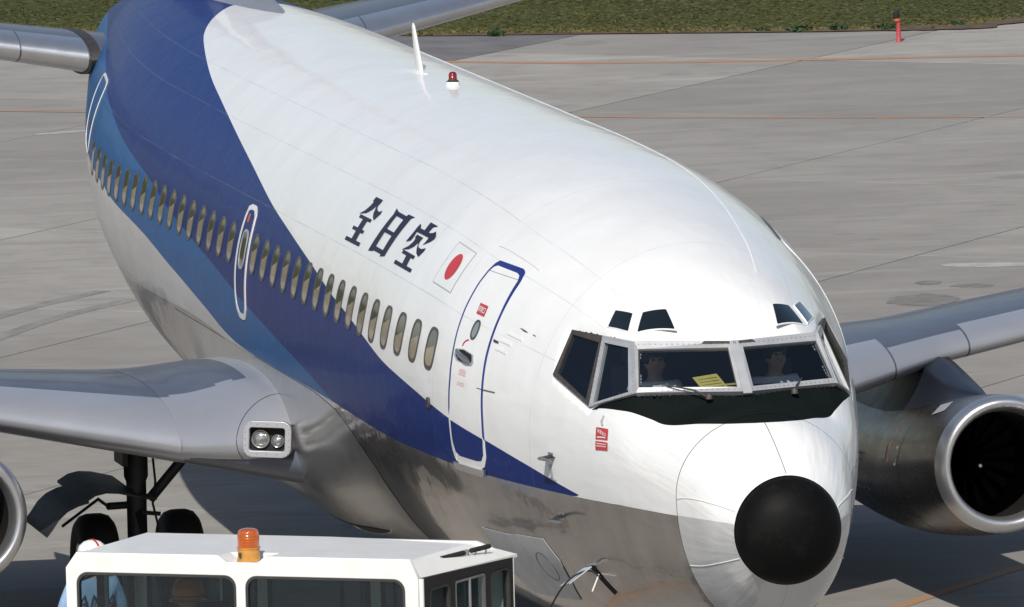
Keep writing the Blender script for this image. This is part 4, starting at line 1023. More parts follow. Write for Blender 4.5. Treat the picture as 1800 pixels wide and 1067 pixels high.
# ------------------------------------------------------------------ engines
EZ = [(11.6, 1.53), (12.4, 1.42), (13.3, 1.30), (14.5, 1.19), (16, 1.15), (17.5, 1.15), (18.8, 1.18)]
ER = [(11.6, .60), (11.75, .638), (12.1, .648), (12.6, .652), (13.3, .650), (14.5, .638), (16, .600), (17.2, .54), (18.2, .48), (18.8, .44)]
ez = lambda a: float(pchip([e[0] for e in EZ], [e[1] for e in EZ], np.array([a]))[0])
er = lambda a: float(pchip([e[0] for e in ER], [e[1] for e in ER], np.array([a]))[0])
def circ(x, a, z, r, n=56, tilt=0.0): return [(x + r * math.sin(t), a - tilt * r * math.cos(t), z + r * math.cos(t)) for t in np.linspace(0, 2 * PI, n + 1)[:-1]]
def make_engine(side):
    x = side * 4.83
    nc = loft('engine_nacelle', [circ(x, a, ez(a), er(a)) for a in [11.75, 11.85, 12.03, 12.4, 12.8, 13.3, 13.9, 14.5, 15.2, 16, 16.6, 17.2, 17.8, 18.2, 18.8]], M['cowl'], plane, cap=False, ang=50)
    lip = []
    for a, r in ((11.755, .640), (11.70, .627), (11.65, .611), (11.62, .594), (11.602, .575), (11.598, .556), (11.61, .534), (11.65, .512), (11.72, .496), (11.85, .487)): lip.append(circ(x, a, ez(max(a, 11.6)), r))
    loft('inlet_lip', lip, M['alu'], nc, cap=False, ang=60)
    loft('inlet_duct', [circ(x, a, ez(min(max(a, 11.6), 12.6)), r) for a, r in ((11.85, .486), (12.1, .482), (12.5, .50), (12.7, .51), (13.4, .518))], simple('near_black_duct_metal', (.012, .0115, .011), .6, .2), nc, cap=False)  # duct coloured near black to keep the intake dark
    z = ez(12.6)
    loft('fan_case_wall', [circ(x, 13.30, z, .515), circ(x, 13.32, z, .01)], M['dark'], nc, cap=False)
    lathe('spinner', [(0, 12.56), (.03, 12.57), (.06, 12.62), (.11, 12.76), (.14, 12.95), (.14, 13.3)], simple('spinner_metal', (.004, .004, .004), .6, 0, .1, 6, 0, 0, .1), nc, origin=(x, 0, z), axis='Y', seg=24)
    tip = lathe('spinner_tip', [(0, 12.545), (.018, 12.552), (.026, 12.578)], M['steel'], nc, origin=(x, 0, z), axis='Y', seg=12)
    vm = None
    for k in range(19):
        if vm is None:
            vm = mesh_obj('guide_vane', [(-.02, 12.60, .14), (.02, 12.66, .14), (.035, 12.66, .505), (-.03, 12.58, .505)], [(0, 1, 2, 3)], simple('vane_metal', (.0025, .0025, .0025), .8, 0, .1, 6, 0, 0, .03), nc)
            v = vm
        else:
            v = vm.copy(); COL.objects.link(v); v.parent = nc
        v.location = (x, .52, z); v.rotation_euler = (0, 2 * PI * k / 19, 0)
    loft('exhaust_pipe', [circ(x, a, ez(a), r) for a, r in ((18.8, .437), (18.8, .41), (18.3, .40))], M['dark'], nc, cap=False)
    loft('cowl_seam', [circ(x, a, ez(a), er(a) + .0015) for a in (13.10, 13.116)], M['gasket'], nc, cap=False)
    for dz, aa_, l, w in ((.16, 12.9, .05, .20), (.02, 13.05, .07, .16)):
        pass
    # red band and small latches on the inboard side
    def on(a, t, off=.003): r = er(a) + off; return (x - side * r * math.cos(t), a, ez(a) + r * math.sin(t))
    def plate(nm, a0, a1, t0, t1, mat):
        V = [on(a0, t0), on(a1, t0), on(a1, (t0 + t1) / 2), on(a1, t1), on(a0, t1), on(a0, (t0 + t1) / 2)]
        return mesh_obj(nm, V, [(0, 1, 2, 5), (5, 2, 3, 4)], mat, nc, False)
    plate('red_band', 13.50, 13.535, .10, .62, M['deep_red'])
    fr = plate('cowl_latch', 13.18, 13.26, .06, .34, simple('latch_outline_paint', (.34, .29, .22), .5)); plate('latch_plate', 13.195, 13.245, .10, .30, M['cowl']).location = (-side * .003, 0, 0)
    tube('drain_pipe', [on(15.2, .16, .0), on(15.2, .16, .05), on(14.75, .17, .06), on(14.72, .05, .05)], .014, M['steel'], nc, 6)
    plate('cowl_vent', 13.62, 13.85, .15, .36, simple('vent_dark_paint', (.17, .155, .145), .5, .3))
    # pylon
    rr = []
    for a, wt, wb, zt in ((12.40, .02, .06, 2.072), (12.65, .07, .17, 2.085), (12.95, .11, .27, 2.10), (13.3, .14, .36, 2.135), (13.7, .16, .42, 2.185), (14.1, .17, .45, 2.24), (14.7, .175, .46, 2.28), (15.6, .175, .44, 2.20), (16.6, .16, .38, 2.12), (17.6, .10, .28, 1.95)):
        zb_ = ez(a) + math.sqrt(max(er(a) ** 2 - wb ** 2, .01)) - .015; half = []
        for t in np.linspace(0, 1, 10): half.append((wt * min(1, (t * 8) ** .5) + (wb - wt) * t ** 2.2, zt - (zt - zb_) * t))
        rr.append([(x - hx, a, hz) for hx, hz in reversed(half)] + [(x + hx, a, hz) for hx, hz in half[1:]])
    loft('engine_pylon', rr, M['pylon'], nc, cap=False, closed=False, ang=60)
    vg = conform if False else None
    f = mesh_obj('side_vent', [on(12.30, .92, .006), on(12.62, .84, .006), on(12.78, 1.08, .006), on(12.50, 1.16, .006)], [(0, 1, 2, 3)], M['frame'], nc, False)
    return nc
eng_s = make_engine(-1); eng_p = make_engine(1)

# ------------------------------------------------------------------ tailplanes and fin
def tail_section(s, side, n=18):
    c0 = 24.5 + .72 * s; ch = 3.95 - .46 * s; z = 4.17 + .125 * s
    return [(side * s, c0 + x * ch, z + y * ch) for x, y in airfoil(n, .115, 0)]
for side in (-1, 1):
    t = loft('tailplane', [tail_section(s, side) for s in (.5, 1.0, 1.5, 2.5, 4, 5.4, 5.49)], M['skin_metal'], plane, ang=40)
    def tle(s, xf=.14, off=.004):
        c0 = 24.5 + .72 * s; ch = 3.95 - .46 * s; z = 4.17 + .125 * s; xs = np.linspace(1, 0, 11) ** 2 * xf; yt = lambda x: 5 * .115 * (.2969 * np.sqrt(x) - .126 * x - .3516 * x ** 2 + .2843 * x ** 3 - .1036 * x ** 4)
        return [(side * s, c0 + x * ch - off, z + yt(x) * ch + off) for x in xs] + [(side * s, c0 + x * ch - off, z - yt(x) * ch - off) for x in xs[::-1][1:]]
    loft('leading_edge', [tle(s) for s in np.linspace(1.18, 1.80, 4)], M['alu'], t, cap=False, closed=False, ang=60)
    loft('leading_edge', [tle(s) for s in np.linspace(1.815, 5.4, 7)], M['alu'], t, cap=False, closed=False, ang=60)
    loft('root_seal', [[(side * (s), y, z + .0) for _, y, z in [(0, 24.5 + .72 * 1.1 - .02 + x * (3.35 + .05), 4.17 + .125 * 1.1 + yy * 3.35 * 1.10) for x, yy in airfoil(18, .115, 0)]] for s in (1.06, 1.165)], M['gasket'], t, ang=40)
fin = []
for z, a0, a1, tcw in ((4.9, 22.2, 28.6, .075), (5.4, 23.2, 28.9, .08), (5.7, 24.1, 29.0, .085), (6.2, 24.9, 29.25, .09), (8, 26.3, 30.0, .09), (10, 27.9, 30.9, .09), (11.1, 28.8, 31.3, .09), (11.2, 29.1, 31.2, .06)):
    fin.append([(y * (a1 - a0), a0 + x * (a1 - a0), z) for x, y in airfoil(18, tcw, 0)])
loft('tail_fin', fin, M['blue_trim'], plane, ang=40)
dors = []
for z, a0, a1, w in ((5.02, 20.6, 26, .30), (5.12, 21.0, 26, .16), (5.3, 22.2, 26, .09), (5.55, 23.6, 26, .05)):
    dors.append([(w * math.sin(t) * abs(math.sin(t)) ** .3, (a0 + a1) / 2 - (a1 - a0) / 2 * math.cos(t), z) for t in np.linspace(0, 2 * PI, 25)[:-1]])
loft('dorsal_fin', dors, simple('grey_dorsal_paint', (.24, .24, .27), .35, .2, .08, 3, .4), plane, ang=60)
finp = bpy.data.objects['tail_fin']
def fin_band(nm, x0, x1, mat, off):
    rr = []
    for z, a0, a1, tcw in ((5.12, 22.6, 28.7, .078), (5.4, 23.2, 28.9, .08), (5.7, 24.1, 29.0, .085), (6.2, 24.9, 29.25, .09), (8, 26.3, 30.0, .09), (10, 27.9, 30.9, .09), (11.1, 28.8, 31.3, .09)):
        ch = a1 - a0; yt = lambda x: 5 * tcw * (.2969 * np.sqrt(x) - .126 * x - .3516 * x ** 2 + .2843 * x ** 3 - .1036 * x ** 4) * ch + off
        xs = np.linspace(x1, x0, 8); rr.append([(yt(x), a0 + x * ch - off * (x < .02), z) for x in xs] + [(-yt(x), a0 + x * ch - off * (x < .02), z) for x in xs[::-1][int(x0 == 0):]])
    if x0 == 0: return loft(nm, rr, mat, finp, cap=False, closed=False, ang=60)
    for h in (0, 1): loft(nm, [r[:8] if h == 0 else r[8:] for r in rr], mat, finp, cap=False, closed=False)
fin_band('fin_leading_edge', 0, .10, M['alu'], .006)
fin_band('fin_stripe', .10, .20, M['white'], .006)

# ------------------------------------------------------------------ landing gear
def main_gear(side):
    x = side * 2.59
    g = tube('main_landing_gear', [(x, 15.2, 2.1), (x, 15.2, 1.35), (x, 15.2, 1.30), (x, 15.2, .62), (x, 15.2, .45)], [.115, .115, .095, .095, .10], M['gear'], plane, 16)
    tube('axle', [(x - .52, 15.2, .508), (x + .52, 15.2, .508)], .06, M['gear'], g, 10)
    for dx in (-.40, .40):
        wx = x + dx
        t = lathe('tyre', [(.24, -.16), (.34, -.18), (.43, -.172), (.485, -.13), (.506, -.07), (.508, 0), (.506, .07), (.485, .13), (.43, .172), (.34, .18), (.24, .16)], M['rubber'], g, origin=(0, 0, 0), axis='X', seg=40)
        t.data.transform(Matrix.Translation((wx, 15.2, .508)))
        r = lathe('wheel_rim', [(0, -.06), (.10, -.10), (.2, -.08), (.245, -.14), (.25, -.15), (.25, .15), (.245, .14), (.2, .08), (.10, .10), (0, .06)], M['alu'], t, axis='X', seg=32); r.data.transform(Matrix.Translation((wx, 15.2, .508)))
    tube('side_brace', [(x - side * .12, 15.2, 1.12), (x - side * .55, 15.15, 1.62), (x - side * .80, 15.1, 1.95)], .05, M['gear'], g, 10)
    tube('torque_link', [(x, 15.1, 1.0), (x, 14.86, .82), (x, 15.08, .56)], .035, M['gear'], g, 8)
    tube('hydraulic_hose', [(x - side * .14, 15.1, 1.6), (x - side * .16, 15.08, 1.3), (x - side * .13, 15.08, 1.1), (x - side * .17, 15.06, .9), (x - side * .12, 15.06, .62)], .012, M['rubber'], g, 6)
    tube('hose_bracket', [(x, 15.1, 1.02), (x - side * .20, 15.06, 1.0)], .022, M['gear'], g, 6)
    tube('hose_bracket', [(x, 15.1, 1.17), (x - side * .17, 15.06, 1.16)], .03, M['gear'], g, 6)
    # curved strut door outboard of the leg, in two leaves
    def leaf(nm, prof, y0, y1, th=.02):
        top0 = [(side * px, y0, z) for px, z in prof]; top1 = [(side * (px + .02), y1, z + .02) for px, z in prof]
        lo0 = [(p[0], p[1], p[2] - th) for p in top0]; lo1 = [(p[0], p[1], p[2] - th) for p in top1]
        n = len(prof); V = top0 + top1 + lo0 + lo1; F = []
        for i in range(n - 1): F += [(i, i + 1, n + i + 1, n + i), (2 * n + i, 3 * n + i, 3 * n + i + 1, 2 * n + i + 1), (i, 2 * n + i, 2 * n + i + 1, i + 1), (n + i, n + i + 1, 3 * n + i + 1, 3 * n + i)]
        F += [(0, n, 3 * n, 2 * n), (n - 1, 3 * n - 1, 4 * n - 1, 2 * n - 1)]
        bm = bmesh.new(); vs = [bm.verts.new(v) for v in V]
        for f in F: bm.faces.new([vs[k] for k in f])
        return smooth_by_angle(bm_obj(nm, bm, M['gear'], g), 40)
    leaf('gear_door', [(2.70, 1.27), (2.78, 1.29), (2.90, 1.32), (3.02, 1.33), (3.12, 1.31), (3.22, 1.25)], 14.35, 15.75)
    leaf('gear_door', [(3.20, 1.26), (3.30, 1.235), (3.40, 1.19), (3.48, 1.12), (3.55, 1.02), (3.60, .96)], 14.25, 15.35)
    tube('door_rod', [(x + side * .08, 15.2, 1.08), (side * 2.88, 15.1, 1.09)], .035, M['gear'], g, 8)
    tube('door_rod', [(side * 2.88, 15.1, 1.09), (side * 2.98, 15.0, 1.17)], .015, M['gear'], g, 6)
    tube('door_rod', [(side * 2.98, 15.0, 1.18), (side * 3.38, 14.7, .98)], .014, M['gear'], g, 6)
    bm = bmesh.new(); bm_box(bm, (side * 2.76, 15.0, 1.62), (.05, .5, .26), 0, .01); bm_obj('inner_door', bm, M['gear'], g)
    return g
main_gear(-1); main_gear(1)
ng = tube('nose_landing_gear', [(0, 4.0, 1.5), (0, 4.0, .9), (0, 4.0, .88), (0, 4.0, .34)], [.085, .085, .065, .065], M['gear'], plane, 14)
tube('axle', [(-.26, 4.0, .305), (.26, 4.0, .305)], .04, M['gear'], ng, 10)
for dx in (-.19, .19):
    t = lathe('tyre', [(.14, -.09), (.22, -.10), (.28, -.075), (.303, -.03), (.305, 0), (.303, .03), (.28, .075), (.22, .10), (.14, .09)], M['rubber'], ng, axis='X', seg=32); t.data.transform(Matrix.Translation((dx, 4.0, .305)))
    r = lathe('wheel_rim', [(0, -.04), (.1, -.06), (.145, -.085), (.145, .085), (.1, .06), (0, .04)], M['alu'], t, axis='X', seg=24); r.data.transform(Matrix.Translation((dx, 4.0, .305)))
for dx in (-.36, .36): box('nose_gear_door', (dx, 3.6, .98), (.02, 1.3, .42), M['frame'], ng, bev=.005)

# ================================================================== PEOPLE
def skin_mesh(pts, edges, root=0, sub=1):
    me = bpy.data.meshes.new('sk'); me.from_pydata([p[:3] for p in pts], edges, []); o = bpy.data.objects.new('sk', me); COL.objects.link(o)
    o.modifiers.new('s', 'SKIN'); sv = me.skin_vertices[0].data
    for i, p in enumerate(pts):
        r = p[3]; sv[i].radius = (r, r) if not isinstance(r, tuple) else r; sv[i].use_root = (i == root)
    o.modifiers[0].use_smooth_shade = True
    ss = o.modifiers.new('ss', 'SUBSURF'); ss.levels = sub; ss.render_levels = sub
    dg = bpy.context.evaluated_depsgraph_get(); out = bpy.data.meshes.new_from_object(o.evaluated_get(dg))
    bpy.data.objects.remove(o); bpy.data.meshes.remove(me); return out
def person(label, loc, rz, pose, shirt, head_cover, trousers=None, turn=0.0, sleeves=True, group=None):
    root = tag(empty('person', loc, rz), label, 'person', group)
    sit = pose == 'sit'
    zp = .12 if sit else .94
    J = {'pelvis': (0, 0, zp, .125), 'waist': (0, .0, zp + .18, .118), 'chest': (0, .0, zp + .40, .145), 'collar': (0, .01, zp + .51, .085), 'neck': (0, .0, zp + .565, .056), 'jaw': (0, -.018, zp + .62, .068), 'head': (0, -.012, zp + .70, .094), 'crown': (0, 0, zp + .765, .070)}
    E = [('pelvis', 'waist'), ('waist', 'chest'), ('chest', 'collar'), ('collar', 'neck'), ('neck', 'jaw'), ('jaw', 'head'), ('head', 'crown')]
    J['nose'] = (0, -.118, zp + .675, .014); E.append(('head', 'nose'))
    for s, q in ((-1, 'r'), (1, 'l')):
        J[q + 'ear'] = (s * .098, .005, zp + .68, .016); E.append(('head', q + 'ear'))
        J[q + 'sh'] = (s * .175, .01, zp + .46, .072)
        if pose == 'stand': el, wr = (s * .255, .03, zp + .18, .046), (s * .27, -.06, zp - .06, .031)
        elif pose == 'stand_arms': el, wr = (s * .27, -.06, zp + .20, .047), (s * .16, -.26, zp + .12, .032)
        else: el, wr = (s * .24, -.08, zp + .22, .046), (s * .17, -.33, zp + .20, .031)
        J[q + 'el'], J[q + 'wr'] = el, wr; E += [('chest', q + 'sh'), (q + 'sh', q + 'el'), (q + 'el', q + 'wr')]
        if sit: hp, kn, an, toe = (s * .09, -.03, zp, .09), (s * .12, -.45, zp + .03, .066), (s * .12, -.50, zp - .40, .042), (s * .12, -.66, zp - .44, .036)
        else: hp, kn, an, toe = (s * .09, 0, zp - .06, .092), (s * .10, -.01, zp - .47, .062), (s * .105, .02, .085, .042), (s * .12, -.15, .045, .036)
        J[q + 'hp'], J[q + 'kn'], J[q + 'an'], J[q + 'to'] = hp, kn, an, toe
        E += [('pelvis', q + 'hp'), (q + 'hp', q + 'kn'), (q + 'kn', q + 'an'), (q + 'an', q + 'to')]
        w = V3(wr[:3]); d = (w - V3(el[:3])).normalized(); side_v = V3((-s, 0, 0)); nn = d.cross(side_v).normalized(); side_v = nn.cross(d).normalized()
        pm = w + d * .055; J[q + 'palm'] = (*pm, .030); E.append((q + 'wr', q + 'palm'))
        for f, (o_, l) in enumerate(((-.028, .062), (-.010, .074), (.009, .070), (.026, .056))):
            b = pm + side_v * o_ + d * .03; J[q + 'f%da' % f] = (*b, .009); J[q + 'f%db' % f] = (*(b + d * l * .55 + nn * .006), .008); J[q + 'f%dc' % f] = (*(b + d * l + nn * .022), .007)
            E += [(q + 'palm', q + 'f%da' % f), (q + 'f%da' % f, q + 'f%db' % f), (q + 'f%db' % f, q + 'f%dc' % f)]
        tb = w + d * .03 - side_v * .03; J[q + 'ta'] = (*tb, .011); J[q + 'tb'] = (*(tb - side_v * .02 + d * .035), .009); E += [(q + 'wr', q + 'ta'), (q + 'ta', q + 'tb')]
    def build(names, grow, mat, name):
        nl = [n for n in J if n in names]; ix = {n: i for i, n in enumerate(nl)}
        pts = [(*J[n][:3], J[n][3] + grow) for n in nl]; ed = [(ix[a], ix[b]) for a, b in E if a in ix and b in ix]
        return from_mesh(name, skin_mesh(pts, ed, 0, 1), mat, root)
    build(set(J), 0, M['skin'], 'body')
    arms = {q + n for q in 'rl' for n in (('sh', 'el', 'wr') if sleeves else ('sh', 'el'))}
    build({'pelvis', 'waist', 'chest', 'collar'} | arms, .014, shirt, 'shirt')
    build({'pelvis', 'waist'} | {q + n for q in 'rl' for n in ('hp', 'kn', 'an')}, .012, trousers or M['trousers'], 'trousers')
    for q in 'rl':
        pts = [(*J[q + 'an'][:3], .048), (*J[q + 'to'][:3], .045)]
        from_mesh('shoe', skin_mesh(pts, [(0, 1)], 0, 1), M['dark'], root)
    hz = zp + .70
    for s in (-1, 1): lathe('eye', [(0, -.011), (.008, -.006), (.011, 0), (.008, .006), (0, .011)], M['dark'], root, origin=(s * .034, -.098, hz + .01), seg=8)
    if head_cover == 'hair':
        lathe('hair', [(.100, -.05), (.116, -.03), (.119, .02), (.110, .062), (.085, .097), (.045, .115), (0, .120)], M['hair'], root, origin=(0, .030, hz + .012), seg=20)
    else:
        hm = lathe('helmet', [(.100, -.05), (.125, -.045), (.132, .0), (.130, .04), (.112, .088), (.07, .122), (.03, .134), (0, .136)], head_cover, root, origin=(0, .0, hz + .01), seg=28)
        if head_cover is M['helmet']:
            V = []; 
            for t in np.linspace(-1.5, 1.5, 19):
                r0 = .1455; V += [((w), -r0 * math.sin(t) * .985, hz + .004 + r0 * math.cos(t) * 1.02) for w in (-.011, .011)]
            st = mesh_obj('helmet_stripe', V, [(2 * i, 2 * i + 1, 2 * i + 3, 2 * i + 2) for i in range(18)], M['deep_red'], hm)
            st.data.transform(Matrix.Translation((0, 0, 0)) @ Matrix.Rotation(R(24), 4, 'Z'))
        else:
            lathe('brim', [(.128, -.052), (.150, -.056), (.152, -.048), (.128, -.040)], head_cover, hm, origin=(0, -.012, hz + .01), seg=28)
            lathe('crown_ring', [(.1335, -.014), (.1365, -.010), (.1335, -.006)], M['brown'], hm, origin=(0, 0, hz + .01), seg=28)
    return root
person('airline pilot in white shirt behind the windshield nearest the service door side', (-.50, 2.45, 2.955), 0, 'sit', M['shirt_white'], 'hair', group=None)
person('airline pilot in white shirt at the far-side windshield beyond the centre post', (.50, 2.42, 2.955), R(14), 'sit', M['shirt_white'], 'hair')
crew = person('ground crew worker in pale blue shirt and white helmet behind the tow tractor cab', (-4.25, 8.0, -.02), R(178), 'stand_arms', M['shirt_blue'], M['helmet'])
tm = text_mesh('ANA', .25, .17)
lm = from_mesh('back_lettering', tm, M['navy'], crew, False); tm.transform(Matrix.Translation((.0, .172, 1.26)) @ Matrix.Rotation(R(180), 4, 'Z') @ Matrix.Rotation(R(90), 4, 'X'))

# things on the glareshield
def flat_thing(name, pts, mat, label, cat, th=.003):
    c = sum((V3(p) for p in pts), V3()) / len(pts); n = (V3(pts[1]) - V3(pts[0])).cross(V3(pts[2]) - V3(pts[0])).normalized(); n = n if n.z > 0 else -n
    bm = bmesh.new(); a = [bm.verts.new(V3(p) - c) for p in pts]; b = [bm.verts.new(V3(p) - c + n * th) for p in pts]; bm.faces.new(a[::-1]); bm.faces.new(b)
    for i in range(len(pts)): j = (i + 1) % len(pts); bm.faces.new([a[i], a[j], b[j], b[i]])
    o = bm_obj(name, bm, mat); o.location = c; return tag(o, label, cat)
pp = flat_thing('paper', [(-.335, 1.80, 3.690), (-.12, 1.86, 3.705), (-.075, 1.60, 3.605), (-.29, 1.55, 3.592)], M['yellow'], 'yellow printed sheet propped up behind the windshield beside the centre post', 'paper')
for k in range(4):
    o = mesh_obj('print_line', [(-.07 + .012 * k * .5 - .02, .06 - .045 * k, .026 - .018 * k), (.07 + .01 * k, .09 - .045 * k, .036 - .018 * k), (.07 + .01 * k, .083 - .045 * k, .0335 - .018 * k), (-.09 + .006 * k, .053 - .045 * k, .0235 - .018 * k)], [(0, 1, 2, 3)], M['ink'], pp, False)
    o.location = (0, 0, .0045)
flat_thing('paper', [(-.055, 1.90, 3.612), (.05, 1.93, 3.614), (.05, 1.86, 3.610), (-.06, 1.83, 3.608)], M['yellow'], 'thin yellow sheet lying flat on the glareshield behind the centre post', 'paper')
bm = bmesh.new(); bmesh.ops.create_icosphere(bm, subdivisions=3, radius=1)
for v in bm.verts:
    k = .75 + .35 * math.sin(v.co.x * 7 + v.co.y * 3) * math.cos(v.co.y * 6 - v.co.x * 4); v.co = V3((v.co.x * .10 * k, v.co.y * .05 * k, max(v.co.z, -.5) * .04 * k))
gl = bm_obj('gloves', bm, M['cloth'], None, True); gl.location = (-.62, 1.78, 3.612); tag(gl, 'crumpled white gloves lying on the glareshield in the windshield corner', 'gloves')

# ================================================================== TOW TRACTOR
O = V3((-5.514, 1.271, 0)); U = V3((.86, -.51, 0)).normalized(); Nn = V3((.51, .86, 0)).normalized()
rz = math.atan2(U.y, U.x)
tug = tag(empty('tow_tractor', (O.x, O.y, 0), rz), 'white aircraft tow tractor with boxy glazed cab and amber roof beacon', 'tow tractor')
# local frame: x along the front face, y into the cab, z up
TF = Matrix(((1, 0, 0, 0), (0, 0, 1, 0), (0, 1, 0, 0), (0, 0, 0, 1)))      # sheet xy -> local xz, thickness along y
W1 = rrect(-.012, 1.352, 1.45, 2.452, .10); W2 = rrect(1.42, 2.772, 1.45, 2.452, .10)
fas = [(-.09, .95), (-.09, 2.48), (0, 2.6), (1.19, 2.6), (1.265, 2.545), (1.535, 2.545), (1.60, 2.6), (2.80, 2.6), (2.87, 2.455), (2.87, .95)]
front = panel('cab_front', fas, [W1, W2], .05, M['tug'], TF, tug, .006)
def window(nm, x0, x1, z0, z1, T, parent, r=.1, w=.025):
    g = panel(nm, rrect(x0, x1, z0, z1, r), [rrect(x0 + w, x1 - w, z0 + w, z1 - w, r - w * .6)], .056, M['gasket'], T, parent)
    panel('glass', rrect(x0 + w * .5, x1 - w * .5, z0 + w * .5, z1 - w * .5, r - w * .4), [], .006, M['cabglass'], T, g); return g
window('front_window', -.012, 1.352, 1.45, 2.452, TF, front); window('front_window', 1.42, 2.772, 1.45, 2.452, TF, front)
TB = Matrix.Translation((0, 1.50, 0)) @ TF
back = panel('cab_back', [(-.06, .95), (-.06, 2.46), (.0, 2.54), (2.85, 2.54), (3.10, 2.44), (3.10, .95)], [rrect(.02, .98, 1.4, 2.38, .06), rrect(1.06, 1.95, 1.4, 2.38, .06), rrect(2.03, 2.98, 1.4, 2.38, .06)], .05, M['tug'], TB, tug, .005)
for x0, x1 in ((.02, .98), (1.06, 1.95), (2.03, 2.98)): window('back_window', x0, x1, 1.4, 2.38, TB, back, .06)
# right end: slanting glazed end wall
e0, e1 = V3((2.875, .03, 0)), V3((3.13, 1.50, 0)); ed = (e1 - e0); el = ed.length; ed.normalize(); en = V3((ed.y, -ed.x, 0))
TE = Matrix(((ed.x, 0, en.x, e0.x), (ed.y, 0, en.y, e0.y), (0, 1, 0, 0), (0, 0, 0, 1)))
end = panel('cab_end', [(0, .95), (0, 2.45), (el, 2.42), (el, .95)], [rrect(.10, .44, 1.3, 2.35, .06), rrect(.52, 1.02, 1.3, 2.37, .03), rrect(1.10, el - .06, 1.3, 2.35, .07)], .05, M['dark'], TE, tug, .004)
for x0, x1, r in ((.10, .44, .06), (.52, 1.02, .03), (1.10, el - .06, .07)):
    g = panel('end_window', rrect(x0, x1, 1.3, 2.36, r), [rrect(x0 + .02, x1 - .02, 1.32, 2.34, r * .7)], .058, M['steel'] if r == .03 else M['gasket'], TE, end)
    panel('glass', rrect(x0 + .01, x1 - .01, 1.31, 2.35, r * .8), [], .006, M['cabglass'], TE, g)
tube('window_bar', [TE @ V3((.77, 1.32, .02)), TE @ V3((.77, 2.36, .02))], .014, M['steel'], end, 8)
tube('end_pillar', [TE @ V3((0, .95, .01)), TE @ V3((0, 2.45, .01))], .022, M['tug'], tug, 8)
tube('end_pillar', [TE @ V3((el, .95, .01)), TE @ V3((el, 2.42, .01))], .022, M['tug'], tug, 8)
TLt = Matrix(((0, 0, -1, -.085), (1, 0, 0, 0), (0, 1, 0, 0), (0, 0, 0, 1)))
lend = panel('cab_side', [(.03, .95), (.03, 2.47), (1.47, 2.45), (1.47, .95)], [rrect(.12, .72, 1.3, 2.36, .06), rrect(.80, 1.40, 1.3, 2.36, .06)], .05, M['tug'], TLt, tug, .004)
for x0, x1 in ((.12, .72), (.80, 1.40)): window('side_window', x0, x1, 1.3, 2.36, TLt, lend, .06)
# roof in folded sheet with a notch for the beacon
def rz_(y): return 2.597 - .03 * y
bm = bmesh.new()
def face(*p): bm.faces.new([bm.verts.new(q) for q in p])
yb = 1.52; nz = 2.548
face((0, .0, rz_(0)), (1.19, .0, rz_(0)), (1.19, .30, rz_(.3)), (1.19, yb, rz_(yb)), (0.02, yb, rz_(yb)))
face((1.19, .30, rz_(.3)), (1.60, .30, rz_(.3)), (1.60, yb, rz_(yb)), (1.19, yb, rz_(yb)))
face((1.60, 0, rz_(0)), (2.80, 0, rz_(0)), (2.80, yb, rz_(yb) - .02), (1.60, yb, rz_(yb)), (1.60, .3, rz_(.3)))
face((1.265, 0, nz - .004), (1.535, 0, nz - .004), (1.535, .26, nz), (1.265, .26, nz))
face((1.19, 0, rz_(0)), (1.265, 0, nz - .004), (1.265, .26, nz), (1.19, .30, rz_(.3)))
face((1.535, 0, nz - .004), (1.60, 0, rz_(0)), (1.60, .30, rz_(.3)), (1.535, .26, nz))
face((1.265, .26, nz), (1.535, .26, nz), (1.60, .30, rz_(.3)), (1.19, .30, rz_(.3)))
face((0, 0, rz_(0)), (.02, yb, rz_(yb)), (-.06, yb, 2.46), (-.09, 0, 2.478))
face((2.80, 0, rz_(0)), (2.87, 0, 2.453), (3.17, 1.56, 2.44), (2.80, yb, rz_(yb) - .02))
face((2.87, 0, 2.453), (2.87, 0, 2.43), (3.17, 1.56, 2.415), (3.17, 1.56, 2.44))
bmesh.ops.remove_doubles(bm, verts=bm.verts, dist=.0005)
roof = bm_obj('cab_roof', bm, M['tug'], tug)
bm = bmesh.new(); face((-.06, .03, 2.44), (2.86, .03, 2.42), (3.1, 1.48, 2.41), (-.05, 1.48, 2.43)); bm_obj('roof_lining', bm, M['interior'], roof)
# beacon
bcn = lathe('beacon', [(0, 0), (.096, 0), (.096, .012), (.090, .016), (.088, .092), (.094, .097), (.094, .106), (0, .106)], M['amber_base'], tug, origin=(1.40, .14, 2.548), seg=28)
lathe('lens', [(.086, 0), (.088, .02), (.087, .105), (.078, .135), (.052, .148), (0, .152)], M['amber'], bcn, origin=(1.40, .14, 2.654), seg=28)
lathe('reflector', [(0, .02), (.03, .02), (.035, .05), (.055, .085), (.04, .105), (0, .105)], M['lampglass'], bcn, origin=(1.40, .14, 2.654), seg=16)
box('beacon_switch', (1.36, .048, 2.60), (.022, .012, .04), M['gasket'], bcn, bev=.003)
# twin black bars on the sloping end
for (x0, y0), (x1, y1) in (((2.895, .50), (2.965, .84)), ((2.985, .96), (3.045, 1.24))):
    z = 2.545; b = tube('roof_bar', [(x0, y0, z), (x1, y1, z)], .020, M['rubber'], tug, 10)
    for t in (.25, .8): p = V3((x0, y0, z)).lerp(V3((x1, y1, z)), t); tube('bracket', [p, p + V3((.0, 0, -.06))], .008, M['steel'], b, 6)
lathe('roof_knob', [(0, 0), (.02, 0), (.018, .06), (0, .065)], M['steel'], tug, origin=(2.97, .90, 2.50), seg=10)
